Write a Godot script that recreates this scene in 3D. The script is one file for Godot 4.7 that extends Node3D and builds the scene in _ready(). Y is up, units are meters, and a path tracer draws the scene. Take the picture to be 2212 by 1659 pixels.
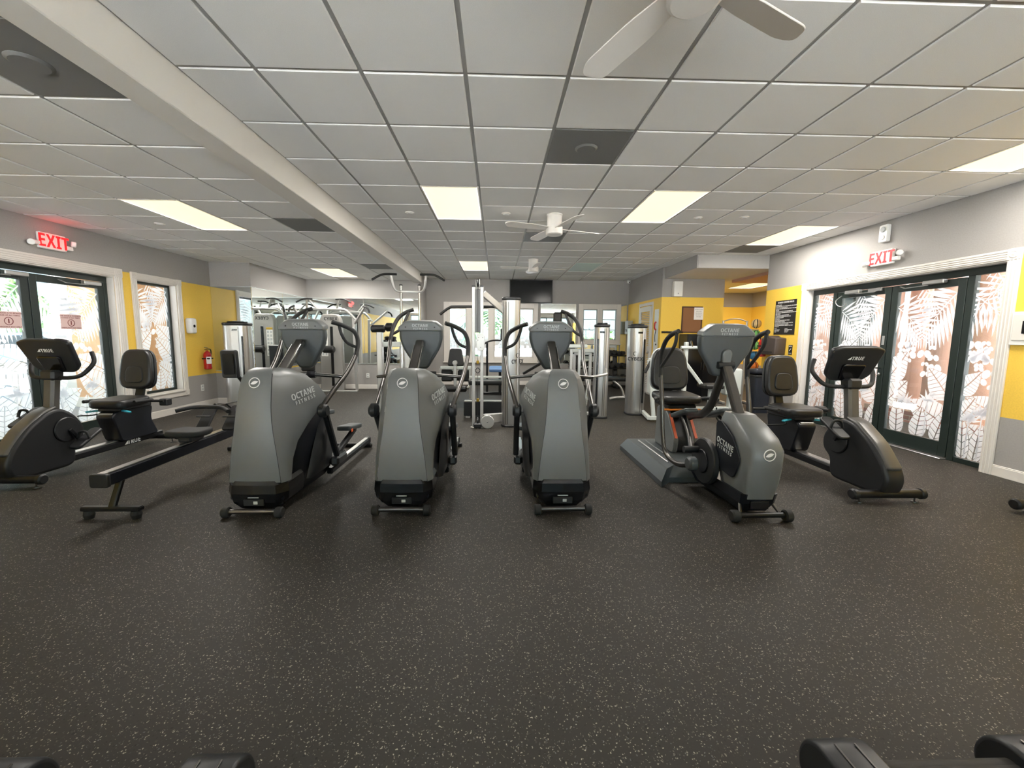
extends Node3D
# A fitness room: x to the right, y up, -z away from the camera, metres.

const CEIL_R := 2.891      # ceiling right of the beam
const CEIL_L := 2.704      # lower ceiling left of the beam
const XL := -5.46          # left wall
const XR := 5.06           # right wall
const ZN := 4.6            # wall behind the camera
const ZBL := -10.40        # back wall, left part
const ZBR := -11.42        # back wall, right part

var M := {}
var used := {}
var rng := RandomNumberGenerator.new()

func _ready() -> void:
	rng.seed = 7
	set_camera()
	set_light()
	make_materials()
	build_room()
	build_ceiling()
	build_outside()
	build_openings()
	build_wall_things()
	build_cardio()
	build_strength()
	build_small()

func set_camera() -> void:
	var c := Camera3D.new()
	c.name = "camera"
	add_child(c)
	c.transform = Transform3D(Basis(Vector3(0.999583264, 0.008647404, 0.027541257), Vector3(-0.00557105, 0.993929454, -0.109878129), Vector3(-0.028324227, 0.109678905, 0.993563423)), Vector3(0, 1.366, 0))
	c.near = 0.05
	c.far = 400.0
	c.set_frustum(2.0 * 0.05 * 829.5 / 884.2733, Vector2(8.5475, -6.3567) / 884.2733 * 0.05, 0.05, 400.0)
	c.current = true

func set_light() -> void:
	var we := WorldEnvironment.new()
	we.name = "world_environment"
	var e := Environment.new()
	e.background_mode = Environment.BG_SKY
	var sky := Sky.new()
	var sm := ProceduralSkyMaterial.new()
	sm.sky_top_color = Color(0.60, 0.82, 0.90)
	sm.sky_horizon_color = Color(0.80, 0.95, 0.97)
	sm.ground_horizon_color = Color(0.62, 0.62, 0.6)
	sm.ground_bottom_color = Color(0.35, 0.34, 0.33)
	sm.sky_energy_multiplier = 0.9
	sm.ground_energy_multiplier = 1.0
	sm.sun_angle_max = 1.0
	sky.sky_material = sm
	e.sky = sky
	e.tonemap_mode = Environment.TONE_MAPPER_LINEAR
	e.tonemap_exposure = 2.85
	e.sdfgi_enabled = true
	e.ssao_enabled = true
	e.ssil_enabled = true
	we.environment = e
	add_child(we)
	var sun := DirectionalLight3D.new()
	sun.name = "sun"
	sun.light_energy = 14.5
	sun.light_color = Color(1.0, 0.99, 0.97)
	sun.light_angular_distance = 2.0
	sun.shadow_enabled = true
	add_child(sun)
	sun.look_at_from_position(Vector3(6, 11, 8), Vector3.ZERO)

# ------------------------------------------------------------------ materials
func mat(key: String, c: Color, rough := 0.6, metal := 0.0, spec := 0.5) -> StandardMaterial3D:
	var m := StandardMaterial3D.new()
	m.resource_name = key
	m.albedo_color = c
	m.roughness = rough
	m.metallic = metal
	m.metallic_specular = spec
	M[key] = m
	return m

func rgb(r: int, g: int, b: int) -> Color:
	return Color(r / 255.0, g / 255.0, b / 255.0)

func grain(key: String, freq: float, amount: float, scale: float, bump := 0.0) -> void:
	# fine mottling multiplied into the colour, plus relief
	var m: StandardMaterial3D = M[key]
	var n := FastNoiseLite.new()
	n.seed = key.hash() % 1000
	n.frequency = freq
	n.fractal_octaves = 4
	var t := NoiseTexture2D.new()
	t.width = 512
	t.height = 512
	t.seamless = true
	t.noise = n
	var g := Gradient.new()
	g.set_color(0, Color(1 - amount, 1 - amount, 1 - amount))
	g.set_color(1, Color(1, 1, 1))
	t.color_ramp = g
	m.albedo_texture = t
	m.uv1_triplanar = true
	m.uv1_world_triplanar = true
	m.uv1_scale = Vector3(scale, scale, scale)
	if bump > 0.0:
		m.heightmap_enabled = true
		m.heightmap_texture = t
		m.heightmap_scale = bump

func make_materials() -> void:
	mat("paint_grey", rgb(163, 160, 156), 0.75)
	grain("paint_grey", 0.08, 0.05, 1.3, 0.05)
	mat("paint_yellow", rgb(246, 204, 80), 0.6)
	grain("paint_yellow", 0.08, 0.06, 1.3, 0.05)
	mat("white_trim", rgb(218, 213, 206), 0.45)
	mat("white_plastic", rgb(228, 228, 224), 0.4)
	mat("tile_white", rgb(236, 235, 232), 0.9)
	grain("tile_white", 0.25, 0.10, 2.4, 0.12)
	mat("grid_gap_shade", rgb(158, 156, 151), 0.6)  # grid bars greyed: shade of the tile gaps put into the colour
	mat("plaster", rgb(214, 210, 203), 0.85)
	mat("vent_grey", rgb(128, 128, 126), 0.6)
	grain("vent_grey", 0.3, 0.25, 6.0)
	mat("green_frame", rgb(30, 41, 37), 0.35)
	mat("black_plastic", rgb(30, 31, 33), 0.42)
	mat("black_gloss", rgb(18, 19, 22), 0.18)
	mat("black_rubber", rgb(28, 28, 28), 0.7)
	mat("black_metal", rgb(26, 27, 29), 0.35, 0.3)
	mat("vinyl", rgb(29, 29, 29), 0.4)
	grain("vinyl", 0.2, 0.15, 9.0, 0.05)
	mat("grey_shroud", rgb(104, 107, 107), 0.36)
	mat("grey_shroud_dark", rgb(66, 71, 73), 0.4)
	mat("navy_black", rgb(22, 25, 32), 0.34)
	mat("silver_paint", rgb(190, 189, 186), 0.32, 0.55)
	mat("chrome", rgb(212, 211, 208), 0.12, 1.0)
	mat("alu", rgb(186, 185, 183), 0.28, 0.85)
	mat("steel_dark", rgb(96, 94, 92), 0.3, 0.9)
	mat("mirror", rgb(226, 231, 230), 0.015, 1.0)
	mat("mirror_edge", rgb(205, 212, 210), 0.2, 0.4)
	mat("red_paint", rgb(176, 26, 26), 0.3)
	mat("print_white", rgb(226, 226, 224), 0.5)
	mat("print_grey", rgb(176, 180, 180), 0.5)
	mat("sign_black", rgb(26, 26, 27), 0.5)
	mat("paper", rgb(235, 233, 228), 0.8)
	mat("cork", rgb(164, 116, 78), 0.9)
	grain("cork", 0.35, 0.25, 5.0)
	mat("wood_dark", rgb(74, 44, 34), 0.5)
	mat("screen_black", rgb(14, 14, 16), 0.15)
	mat("cyan", rgb(60, 170, 190), 0.4)
	mat("orange", rgb(214, 126, 40), 0.45)
	mat("orange_stripe", rgb(190, 82, 38), 0.5)
	mat("blue_mat", rgb(96, 130, 176), 0.5)
	mat("brass", rgb(180, 148, 60), 0.35, 0.7)
	mat("stack_iron", rgb(50, 50, 50), 0.5, 0.3)
	mat("towel_brown", rgb(72, 62, 58), 0.45)
	mat("bin_blue", rgb(34, 38, 48), 0.35)
	mat("cream_plate", rgb(200, 206, 202), 0.4)
	var fl := mat("floor_rubber", Color(1, 1, 1), 0.55, 0.0, 0.3)
	fl.albedo_texture = floor_texture()
	fl.uv1_triplanar = true
	fl.uv1_world_triplanar = true
	fl.uv1_scale = Vector3(0.42, 0.42, 0.42)
	var gl := mat("glass", Color(0.95, 1.0, 0.98, 0.06), 0.0)
	gl.transparency = BaseMaterial3D.TRANSPARENCY_ALPHA
	var film := mat("film", Color(0.93, 0.94, 0.96, 0.86), 0.85)
	film.transparency = BaseMaterial3D.TRANSPARENCY_ALPHA
	film.backlight_enabled = true
	film.backlight = Color(1, 1, 1)
	var lit := mat("lamp_panel", Color(0.95, 0.93, 0.86), 0.5)
	lit.emission_enabled = true
	lit.emission = Color(1.0, 0.94, 0.76)
	lit.emission_energy_multiplier = 0.38
	mat("lamp_off", rgb(206, 224, 222), 0.4)
	var ex := mat("exit_red", rgb(226, 30, 36), 0.4)
	ex.emission_enabled = true
	ex.emission = Color(1.0, 0.06, 0.08)
	ex.emission_energy_multiplier = 0.5
	mat("stucco_peach", rgb(226, 176, 130), 0.9)
	grain("stucco_peach", 0.15, 0.15, 1.2, 0.3)
	mat("stucco_pink", rgb(220, 178, 158), 0.9)
	grain("stucco_pink", 0.12, 0.2, 1.2, 0.4)
	mat("stucco_white", rgb(226, 220, 212), 0.9)
	mat("brick", rgb(150, 84, 72), 0.85)
	mat("brick_pale", rgb(176, 104, 88), 0.85)
	mat("mortar", rgb(196, 186, 174), 0.9)
	mat("paving", rgb(172, 174, 180), 0.85)
	mat("concrete", rgb(216, 221, 227), 0.9)  # pale and cool so the added forecourt bounces neutral light indoors
	grain("concrete", 0.1, 0.1, 0.7)
	grain("paving", 0.1, 0.2, 0.7)
	mat("asphalt", rgb(120, 120, 120), 0.85)
	mat("deck_wood", rgb(176, 156, 140), 0.8)
	mat("leaf_a", rgb(58, 98, 44), 0.6)
	mat("leaf_b", rgb(88, 132, 60), 0.6)
	mat("leaf_c", rgb(46, 84, 66), 0.6)
	mat("bark", rgb(110, 94, 78), 0.9)
	mat("notice_pink", rgb(214, 186, 182), 0.7)
	mat("notice_ink", rgb(120, 60, 60), 0.7)
	mat("notice_grey", rgb(120, 120, 124), 0.7)
	mat("grey_machine", rgb(150, 148, 144), 0.4, 0.3)
	mat("car_blue", rgb(44, 66, 90), 0.2)
	mat("car_glass", rgb(20, 26, 30), 0.08)
	mat("tyre", rgb(24, 24, 24), 0.8)

func floor_texture() -> ImageTexture:
	# recycled rubber sheet: near-black crumb with pale flecks
	var n := 2048
	var im := Image.create_empty(n, n, false, Image.FORMAT_RGB8)
	im.fill(rgb(51, 48, 44))
	var r := RandomNumberGenerator.new()
	r.seed = 11
	for i in 16000:
		var v := r.randf()
		var k := 0.75 + 0.5 * v
		im.fill_rect(Rect2i(r.randi() % n, r.randi() % n, 2 + r.randi() % 6, 2 + r.randi() % 6), Color(51 * k / 255.0, 48 * k / 255.0, 44 * k / 255.0))
	for i in 30000:
		var x := r.randf() * n
		var y := r.randf() * n
		var a := r.randf() * PI
		var l := 0.8 + 2.4 * pow(r.randf(), 1.8)
		var w := 0.5 + 0.9 * r.randf()
		var t := r.randf()
		var c := rgb(176, 168, 152).lerp(rgb(122, 116, 106), t) if t < 0.8 else rgb(96, 96, 98)
		var bend := r.randf_range(-0.5, 0.5)
		for s in range(int(-l), int(l) + 1):
			var dx := cos(a + bend * s / 4.0)
			var dy := sin(a + bend * s / 4.0)
			for q in range(int(-w), int(w) + 1):
				im.set_pixel(posmod(int(x + dx * s - dy * q), n), posmod(int(y + dy * s + dx * q), n), c)
	return ImageTexture.create_from_image(im)

# ------------------------------------------------------------------ node helpers
func numbered(called: String) -> String:
	if not used.has(called):
		used[called] = 0
		return called
	used[called] += 1
	return "%s_%03d" % [called, used[called]]

func thing(called: String, label: String, category: String, at := Vector3.ZERO, turn := 0.0, group := "") -> Node3D:
	var o := Node3D.new()
	o.name = numbered(called)
	add_child(o)
	o.position = at
	o.rotation.y = turn
	tag(o, label, category, group)
	return o

func tag(o: Node3D, label: String, category: String, group := "") -> Node3D:
	o.set_meta("label", label)
	o.set_meta("category", category)
	if group != "":
		o.set_meta("group", group)
	return o

func obj(called: String, st: SurfaceTool, m, parent: Node3D = null, at := Vector3.ZERO) -> MeshInstance3D:
	st.generate_normals()
	return inst(called, st.commit(), m, parent, at)

func inst(called: String, mesh: Mesh, m, parent: Node3D = null, at := Vector3.ZERO) -> MeshInstance3D:
	var o := MeshInstance3D.new()
	o.mesh = mesh
	o.material_override = M[m] if m is String else m
	if parent == null:
		o.name = numbered(called)
		add_child(o)
	else:
		o.name = called
		parent.add_child(o, true)
	o.position = at
	return o

func struct(called: String, st: SurfaceTool, m, parent: Node3D = null) -> MeshInstance3D:
	var o := obj(called, st, m, parent)
	if parent == null:
		o.set_meta("kind", "structure")
	return o

func group_node(called: String) -> Node3D:
	var o := Node3D.new()
	o.name = called
	used[called] = 0
	add_child(o)
	o.set_meta("kind", "structure")
	return o

func copy(root: Node3D, at: Vector3, turn := 0.0, label := "") -> Node3D:
	var base := String(root.name)
	if base.length() > 4 and base.substr(base.length() - 4, 1) == "_" and base.substr(base.length() - 3).is_valid_int():
		base = base.substr(0, base.length() - 4)
	var r: Node3D = root.duplicate()
	r.name = numbered(base)
	add_child(r)
	r.position = at
	r.rotation.y = turn
	if label != "":
		r.set_meta("label", label)
	return r

# ------------------------------------------------------------------ shape helpers
func new_st(smooth := -1) -> SurfaceTool:
	var st := SurfaceTool.new()
	st.begin(Mesh.PRIMITIVE_TRIANGLES)
	st.set_smooth_group(smooth)
	return st

func tri(st: SurfaceTool, a: Vector3, b: Vector3, c: Vector3) -> void:
	st.add_vertex(a)
	st.add_vertex(b)
	st.add_vertex(c)

func tri_out(st: SurfaceTool, a: Vector3, b: Vector3, c: Vector3, mid: Vector3) -> void:
	# clockwise seen from outside mid
	if (b - a).cross(c - a).dot((a + b + c) / 3.0 - mid) > 0.0:
		tri(st, a, c, b)
	else:
		tri(st, a, b, c)

func quad_out(st: SurfaceTool, a: Vector3, b: Vector3, c: Vector3, d: Vector3, mid: Vector3) -> void:
	tri_out(st, a, b, c, mid)
	tri_out(st, a, c, d, mid)

func add_box(st: SurfaceTool, mid: Vector3, size: Vector3, bevel := 0.0, b := Basis()) -> void:
	var h := size / 2.0
	st.set_smooth_group(-1)
	if bevel <= 0.0:
		var p := []
		for i in 8:
			p.append(mid + b * Vector3(h.x if i & 1 else -h.x, h.y if i & 2 else -h.y, h.z if i & 4 else -h.z))
		for f in [[0, 1, 3, 2], [4, 5, 7, 6], [0, 1, 5, 4], [2, 3, 7, 6], [0, 2, 6, 4], [1, 3, 7, 5]]:
			quad_out(st, p[f[0]], p[f[1]], p[f[2]], p[f[3]], mid)
		return
	var e := minf(bevel, minf(h.x, minf(h.y, h.z)) * 0.95)
	var v := {}
	for i in 8:
		var s := Vector3(1 if i & 1 else -1, 1 if i & 2 else -1, 1 if i & 4 else -1)
		for ax in 3:
			var q := h - Vector3(e, e, e)
			q[ax] = h[ax]
			v[i * 3 + ax] = mid + b * (q * s)
	for ax in 3:
		var u := (ax + 1) % 3
		var w := (ax + 2) % 3
		for s in 2:
			var c0 := s << ax
			quad_out(st, v[c0 * 3 + ax], v[(c0 | 1 << u) * 3 + ax], v[(c0 | 1 << u | 1 << w) * 3 + ax], v[(c0 | 1 << w) * 3 + ax], mid)
		for s in 4:
			# edges along ax
			var c0 := ((s & 1) << u) | ((s >> 1) << w)
			var c1 := c0 | 1 << ax
			quad_out(st, v[c0 * 3 + u], v[c1 * 3 + u], v[c1 * 3 + w], v[c0 * 3 + w], mid)
	for i in 8:
		tri_out(st, v[i * 3], v[i * 3 + 1], v[i * 3 + 2], mid)

func box(called: String, mid: Vector3, size: Vector3, m, parent: Node3D = null, bevel := 0.004, b := Basis()) -> MeshInstance3D:
	var st := new_st()
	add_box(st, mid, size, bevel, b)
	return obj(called, st, m, parent)

func bar_basis(a: Vector3, c: Vector3, up := Vector3.UP) -> Basis:
	# z runs from a to c
	var z := (c - a).normalized()
	if absf(z.dot(up)) > 0.98:
		up = Vector3.BACK if absf(z.z) < 0.9 else Vector3.RIGHT
	var x := up.cross(z).normalized()
	return Basis(x, z.cross(x), z)

func add_bar(st: SurfaceTool, a: Vector3, c: Vector3, w: float, h: float, bevel := 0.004, up := Vector3.UP) -> void:
	add_box(st, (a + c) / 2.0, Vector3(w, h, a.distance_to(c)), bevel, bar_basis(a, c, up))

func bar(called: String, a: Vector3, c: Vector3, w: float, h: float, m, parent: Node3D, bevel := 0.004) -> MeshInstance3D:
	var st := new_st()
	add_bar(st, a, c, w, h, bevel)
	return obj(called, st, m, parent)

func smooth_path(pts: Array, per := 5) -> PackedVector3Array:
	var out := PackedVector3Array()
	for i in pts.size() - 1:
		var p0: Vector3 = pts[maxi(i - 1, 0)]
		var p1: Vector3 = pts[i]
		var p2: Vector3 = pts[i + 1]
		var p3: Vector3 = pts[mini(i + 2, pts.size() - 1)]
		for k in per:
			var t := float(k) / per
			out.append(0.5 * ((2.0 * p1) + (p2 - p0) * t + (2.0 * p0 - 5.0 * p1 + 4.0 * p2 - p3) * t * t + (3.0 * p1 - p0 - 3.0 * p2 + p3) * t * t * t))
	out.append(pts[pts.size() - 1])
	return out

func add_tube(st: SurfaceTool, pts, r, sides := 10, squash := 1.0, up := Vector3.UP) -> void:
	# r: a number or one for each point; squash flattens the section along the carried up axis
	var n: int = pts.size()
	var rings := []
	var carried := Vector3.ZERO
	for i in n:
		var t: Vector3 = (pts[mini(i + 1, n - 1)] - pts[maxi(i - 1, 0)]).normalized()
		if i == 0:
			carried = up if absf(up.dot(t)) < 0.95 else Vector3.RIGHT if absf(t.x) < 0.9 else Vector3.BACK
		carried = (carried - t * carried.dot(t)).normalized()
		var side := t.cross(carried).normalized()
		var ri: float = r if r is float else r[i]
		var ring := PackedVector3Array()
		for k in sides:
			var a := TAU * k / sides
			ring.append(pts[i] + side * cos(a) * ri + carried * sin(a) * ri * squash)
		rings.append(ring)
	st.set_smooth_group(0)
	for i in n - 1:
		var mid: Vector3 = (pts[i] + pts[i + 1]) / 2.0
		for k in sides:
			var k2 := (k + 1) % sides
			quad_out(st, rings[i][k], rings[i][k2], rings[i + 1][k2], rings[i + 1][k], mid)
	st.set_smooth_group(-1)
	for e in [0, n - 1]:
		var inner: Vector3 = pts[1] if e == 0 else pts[n - 2]
		for k in range(1, sides - 1):
			tri_out(st, rings[e][0], rings[e][k], rings[e][k + 1], inner)

func tube(called: String, pts: Array, r, m, parent: Node3D, sides := 10, smooth := true, squash := 1.0, up := Vector3.UP) -> MeshInstance3D:
	var st := new_st()
	add_tube(st, smooth_path(pts) if smooth and pts.size() > 2 else PackedVector3Array(pts), r, sides, squash, up)
	return obj(called, st, m, parent)

func add_lathe(st: SurfaceTool, prof: Array, at := Vector3.ZERO, b := Basis(), segs := 20, smooth := true) -> void:
	# prof: Vector2(radius, height) from one end to the other, turned about the basis' y
	var rings := []
	for p in prof:
		var ring := PackedVector3Array()
		for k in segs:
			var a := TAU * k / segs
			ring.append(at + b * Vector3(cos(a) * p.x, p.y, sin(a) * p.x))
		rings.append(ring)
	for i in prof.size() - 1:
		st.set_smooth_group(i + 1 if smooth else -1)
		if smooth and i > 0 and (prof[i] - prof[i - 1]).normalized().dot((prof[i + 1] - prof[i]).normalized()) > 0.75:
			st.set_smooth_group(0)
		var s: Vector2 = (prof[i + 1] - prof[i]).normalized()
		for k in segs:
			var k2 := (k + 1) % segs
			var pa: Vector3 = rings[i][k]
			var pb: Vector3 = rings[i][k2]
			var pc: Vector3 = rings[i + 1][k2]
			var pd: Vector3 = rings[i + 1][k]
			var aa := TAU * (k + 0.5) / segs
			var outward := b * Vector3(cos(aa) * s.y, -s.x, sin(aa) * s.y)
			if prof[i].x > 1e-5:
				face_to(st, pa, pb, pc, outward)
			if prof[i + 1].x > 1e-5:
				face_to(st, pa, pc, pd, outward)

func face_to(st: SurfaceTool, a: Vector3, b: Vector3, c: Vector3, n: Vector3) -> void:
	if (b - a).cross(c - a).dot(n) > 0.0:
		tri(st, a, c, b)
	else:
		tri(st, a, b, c)

func lathe(called: String, prof: Array, m, parent: Node3D = null, at := Vector3.ZERO, b := Basis(), segs := 20) -> MeshInstance3D:
	var st := new_st()
	add_lathe(st, prof, at, b, segs)
	return obj(called, st, m, parent)

func disc(called: String, a: Vector3, c: Vector3, r: float, m, parent: Node3D, edge := 0.006, segs := 24) -> MeshInstance3D:
	# a round plate or drum from a to c with eased rims
	var z := bar_basis(a, c)
	var l := a.distance_to(c)
	var e := minf(edge, minf(l / 2.1, r * 0.5))
	return lathe(called, [Vector2(0, 0), Vector2(r - e, 0), Vector2(r, e), Vector2(r, l - e), Vector2(r - e, l), Vector2(0, l)], m, parent, a, Basis(z.x, z.z, -z.y), segs)

func inset(poly: PackedVector2Array, d: float) -> PackedVector2Array:
	var out := PackedVector2Array()
	var n := poly.size()
	var sgn := 1.0 if Geometry2D.is_polygon_clockwise(poly) else -1.0
	for i in n:
		var a := (poly[i] - poly[(i + n - 1) % n]).normalized()
		var b := (poly[(i + 1) % n] - poly[i]).normalized()
		var na := Vector2(-a.y, a.x) * -sgn
		var nb := Vector2(-b.y, b.x) * -sgn
		var k := na + nb
		var l := maxf(0.6, 1.0 + na.dot(nb))
		out.append(poly[i] + k / l * d)
	return out

func add_slab(st: SurfaceTool, poly: PackedVector2Array, depth: float, edge := 0.004, steps := 1, xf := Transform3D(), back_edge := true) -> void:
	# outline in xy, from z=0 to z=depth, eased edges; steps > 1 rounds them
	var rings := []
	var levels := []
	if edge > 0.0:
		for s in steps:
			var a := PI / 2 * s / steps
			if back_edge:
				levels.append([edge * (1 - sin(a)), edge * (1 - cos(a))])
		levels.append([0.0, edge if back_edge else 0.0])
		levels.append([0.0, depth - edge])
		for s in range(1, steps + 1):
			var a := PI / 2 * s / steps
			levels.append([edge * (1 - cos(a)), depth - edge + edge * sin(a)])
	else:
		levels = [[0.0, 0.0], [0.0, depth]]
	for l in levels:
		var q := inset(poly, l[0]) if l[0] > 0.0 else poly
		var ring := PackedVector3Array()
		for p in q:
			ring.append(xf * Vector3(p.x, p.y, l[1]))
		rings.append(ring)
	var n := poly.size()
	var cw := Geometry2D.is_polygon_clockwise(poly)
	for i in rings.size() - 1:
		st.set_smooth_group(0 if steps > 1 else -1)
		for k in n:
			var k2 := (k + 1) % n
			if cw:
				tri(st, rings[i][k], rings[i + 1][k2], rings[i][k2])
				tri(st, rings[i][k], rings[i + 1][k], rings[i + 1][k2])
			else:
				tri(st, rings[i][k], rings[i][k2], rings[i + 1][k2])
				tri(st, rings[i][k], rings[i + 1][k2], rings[i + 1][k])
	st.set_smooth_group(-1)
	var idx := Geometry2D.triangulate_polygon(poly)
	var first := xf.basis * Vector3(0, 0, -1)
	for t in range(0, idx.size(), 3):
		face_to(st, rings[0][idx[t]], rings[0][idx[t + 1]], rings[0][idx[t + 2]], first)
		var e := rings.size() - 1
		face_to(st, rings[e][idx[t]], rings[e][idx[t + 1]], rings[e][idx[t + 2]], -first)

func slab(called: String, poly, depth: float, m, parent: Node3D, xf := Transform3D(), edge := 0.004, steps := 1) -> MeshInstance3D:
	var st := new_st()
	add_slab(st, PackedVector2Array(poly), depth, edge, steps, xf)
	return obj(called, st, m, parent)

func round_poly(pts: Array, r: float, per := 4) -> PackedVector2Array:
	# corners of an outline eased with radius r
	var out := PackedVector2Array()
	var n := pts.size()
	for i in n:
		var p: Vector2 = pts[i]
		var a: Vector2 = pts[(i + n - 1) % n]
		var b: Vector2 = pts[(i + 1) % n]
		var d := minf(r, minf(p.distance_to(a), p.distance_to(b)) * 0.48)
		var s := p + (a - p).normalized() * d
		var e := p + (b - p).normalized() * d
		for k in per + 1:
			var t := float(k) / per
			out.append(s.lerp(p, t).lerp(p.lerp(e, t), t))
	return out

func rect(w: float, h: float) -> Array:
	return [Vector2(-w / 2, -h / 2), Vector2(w / 2, -h / 2), Vector2(w / 2, h / 2), Vector2(-w / 2, h / 2)]

func round_rect(w: float, h: float, r: float, per := 4) -> PackedVector2Array:
	return round_poly(rect(w, h), r, per)

func ellipse(rx: float, ry: float, n := 24) -> PackedVector2Array:
	var out := PackedVector2Array()
	for k in n:
		out.append(Vector2(cos(TAU * k / n) * rx, sin(TAU * k / n) * ry))
	return out

func add_loft(st: SurfaceTool, rings: Array, closed := true, caps := true, smooth := 0) -> void:
	# rings of equal length; each outline runs the same way round
	var mid := Vector3.ZERO
	for r in rings:
		var c := Vector3.ZERO
		for p in r:
			c += p
		mid += c / r.size()
	mid /= rings.size()
	for i in rings.size() - 1:
		var a = rings[i]
		var b = rings[i + 1]
		var c := Vector3.ZERO
		for k in a.size():
			c += a[k] + b[k]
		c /= 2.0 * a.size()
		st.set_smooth_group(smooth)
		for k in a.size() if closed else a.size() - 1:
			var k2: int = (k + 1) % a.size()
			quad_out(st, a[k], a[k2], b[k2], b[k], c)
	if caps:
		st.set_smooth_group(-1)
		for e in [0, rings.size() - 1]:
			var c := Vector3.ZERO
			for p in rings[e]:
				c += p
			c /= rings[e].size()
			for k in rings[e].size():
				tri_out(st, rings[e][k], rings[e][(k + 1) % rings[e].size()], c, mid)

func text(called: String, s: String, size: float, m, parent: Node3D, xf: Transform3D, depth := 0.002, bold := true) -> MeshInstance3D:
	# lettering in the xy plane of xf, centred
	var f := SystemFont.new()
	f.font_names = PackedStringArray(["Droid Sans"])
	if bold:
		f.font_weight = 700
	var t := TextMesh.new()
	t.font = f
	t.text = s
	t.font_size = 64
	t.pixel_size = size / 46.0
	t.depth = depth
	t.curve_step = 4.0
	var o := inst(called, t, m, parent)
	o.transform = xf
	return o

func face_x(p: Vector3, sgn: float) -> Transform3D:
	# a frame whose xy plane faces along +x or -x
	return Transform3D(Basis(Vector3(0, 0, -sgn), Vector3.UP, Vector3(sgn, 0, 0)), p)

func face_z(p: Vector3) -> Transform3D:
	return Transform3D(Basis(), p)

# ------------------------------------------------------------------ the room
func wall(called: String, a: Vector2, b: Vector2, out: Vector2, top: float, bands: Array, holes := [], thick := 0.2) -> Node3D:
	# a wall whose inner face runs from a to b (x, z); bands: [y0, y1, material, name]; holes: [from, to, y0, y1] along the wall
	var root := group_node(called)
	var along := (b - a).normalized()
	var length := a.distance_to(b)
	for band in bands:
		var st := new_st()
		var cuts := [0.0, length]
		for h in holes:
			cuts.append(h[0])
			cuts.append(h[1])
		cuts.sort()
		for i in cuts.size() - 1:
			if cuts[i + 1] - cuts[i] < 1e-4:
				continue
			var s0: float = cuts[i]
			var s1: float = cuts[i + 1]
			var spans := [[band[0], band[1]]]
			for h in holes:
				if h[0] <= s0 + 1e-4 and h[1] >= s1 - 1e-4:
					var left := []
					for sp in spans:
						if h[2] > sp[0]:
							left.append([sp[0], minf(sp[1], h[2])])
						if h[3] < sp[1]:
							left.append([maxf(sp[0], h[3]), sp[1]])
					spans = left
			for sp in spans:
				if sp[1] - sp[0] > 1e-4:
					var m := a + along * (s0 + s1) / 2.0 + out * thick / 2.0
					var size := Vector3(absf(along.x) * (s1 - s0) + absf(out.x) * thick, sp[1] - sp[0], absf(along.y) * (s1 - s0) + absf(out.y) * thick)
					add_box(st, Vector3(m.x, (sp[0] + sp[1]) / 2.0, m.y), size)
		obj(band[3], st, band[2], root)
	return root

func bands_for(top: float, yellow := true) -> Array:
	if yellow:
		return [[0.0, 0.6, "paint_grey", "lower_wall"], [0.6, 2.25, "paint_yellow", "yellow_band"], [2.25, top, "paint_grey", "upper_wall"]]
	return [[0.0, top, "paint_grey", "wall_face"]]

func baseboard(called: String, a: Vector2, b: Vector2, inward: Vector2) -> void:
	var st := new_st()
	var m := (a + b) / 2.0 + inward * 0.008
	var d := (b - a).abs()
	add_box(st, Vector3(m.x, 0.05, m.y), Vector3(maxf(d.x, 0.016), 0.1, maxf(d.y, 0.016)), 0.003)
	m = (a + b) / 2.0 + inward * 0.006
	add_box(st, Vector3(m.x, 0.106, m.y), Vector3(maxf(d.x, 0.010), 0.012, maxf(d.y, 0.010)), 0.003)
	struct(called, st, "white_trim")

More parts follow.
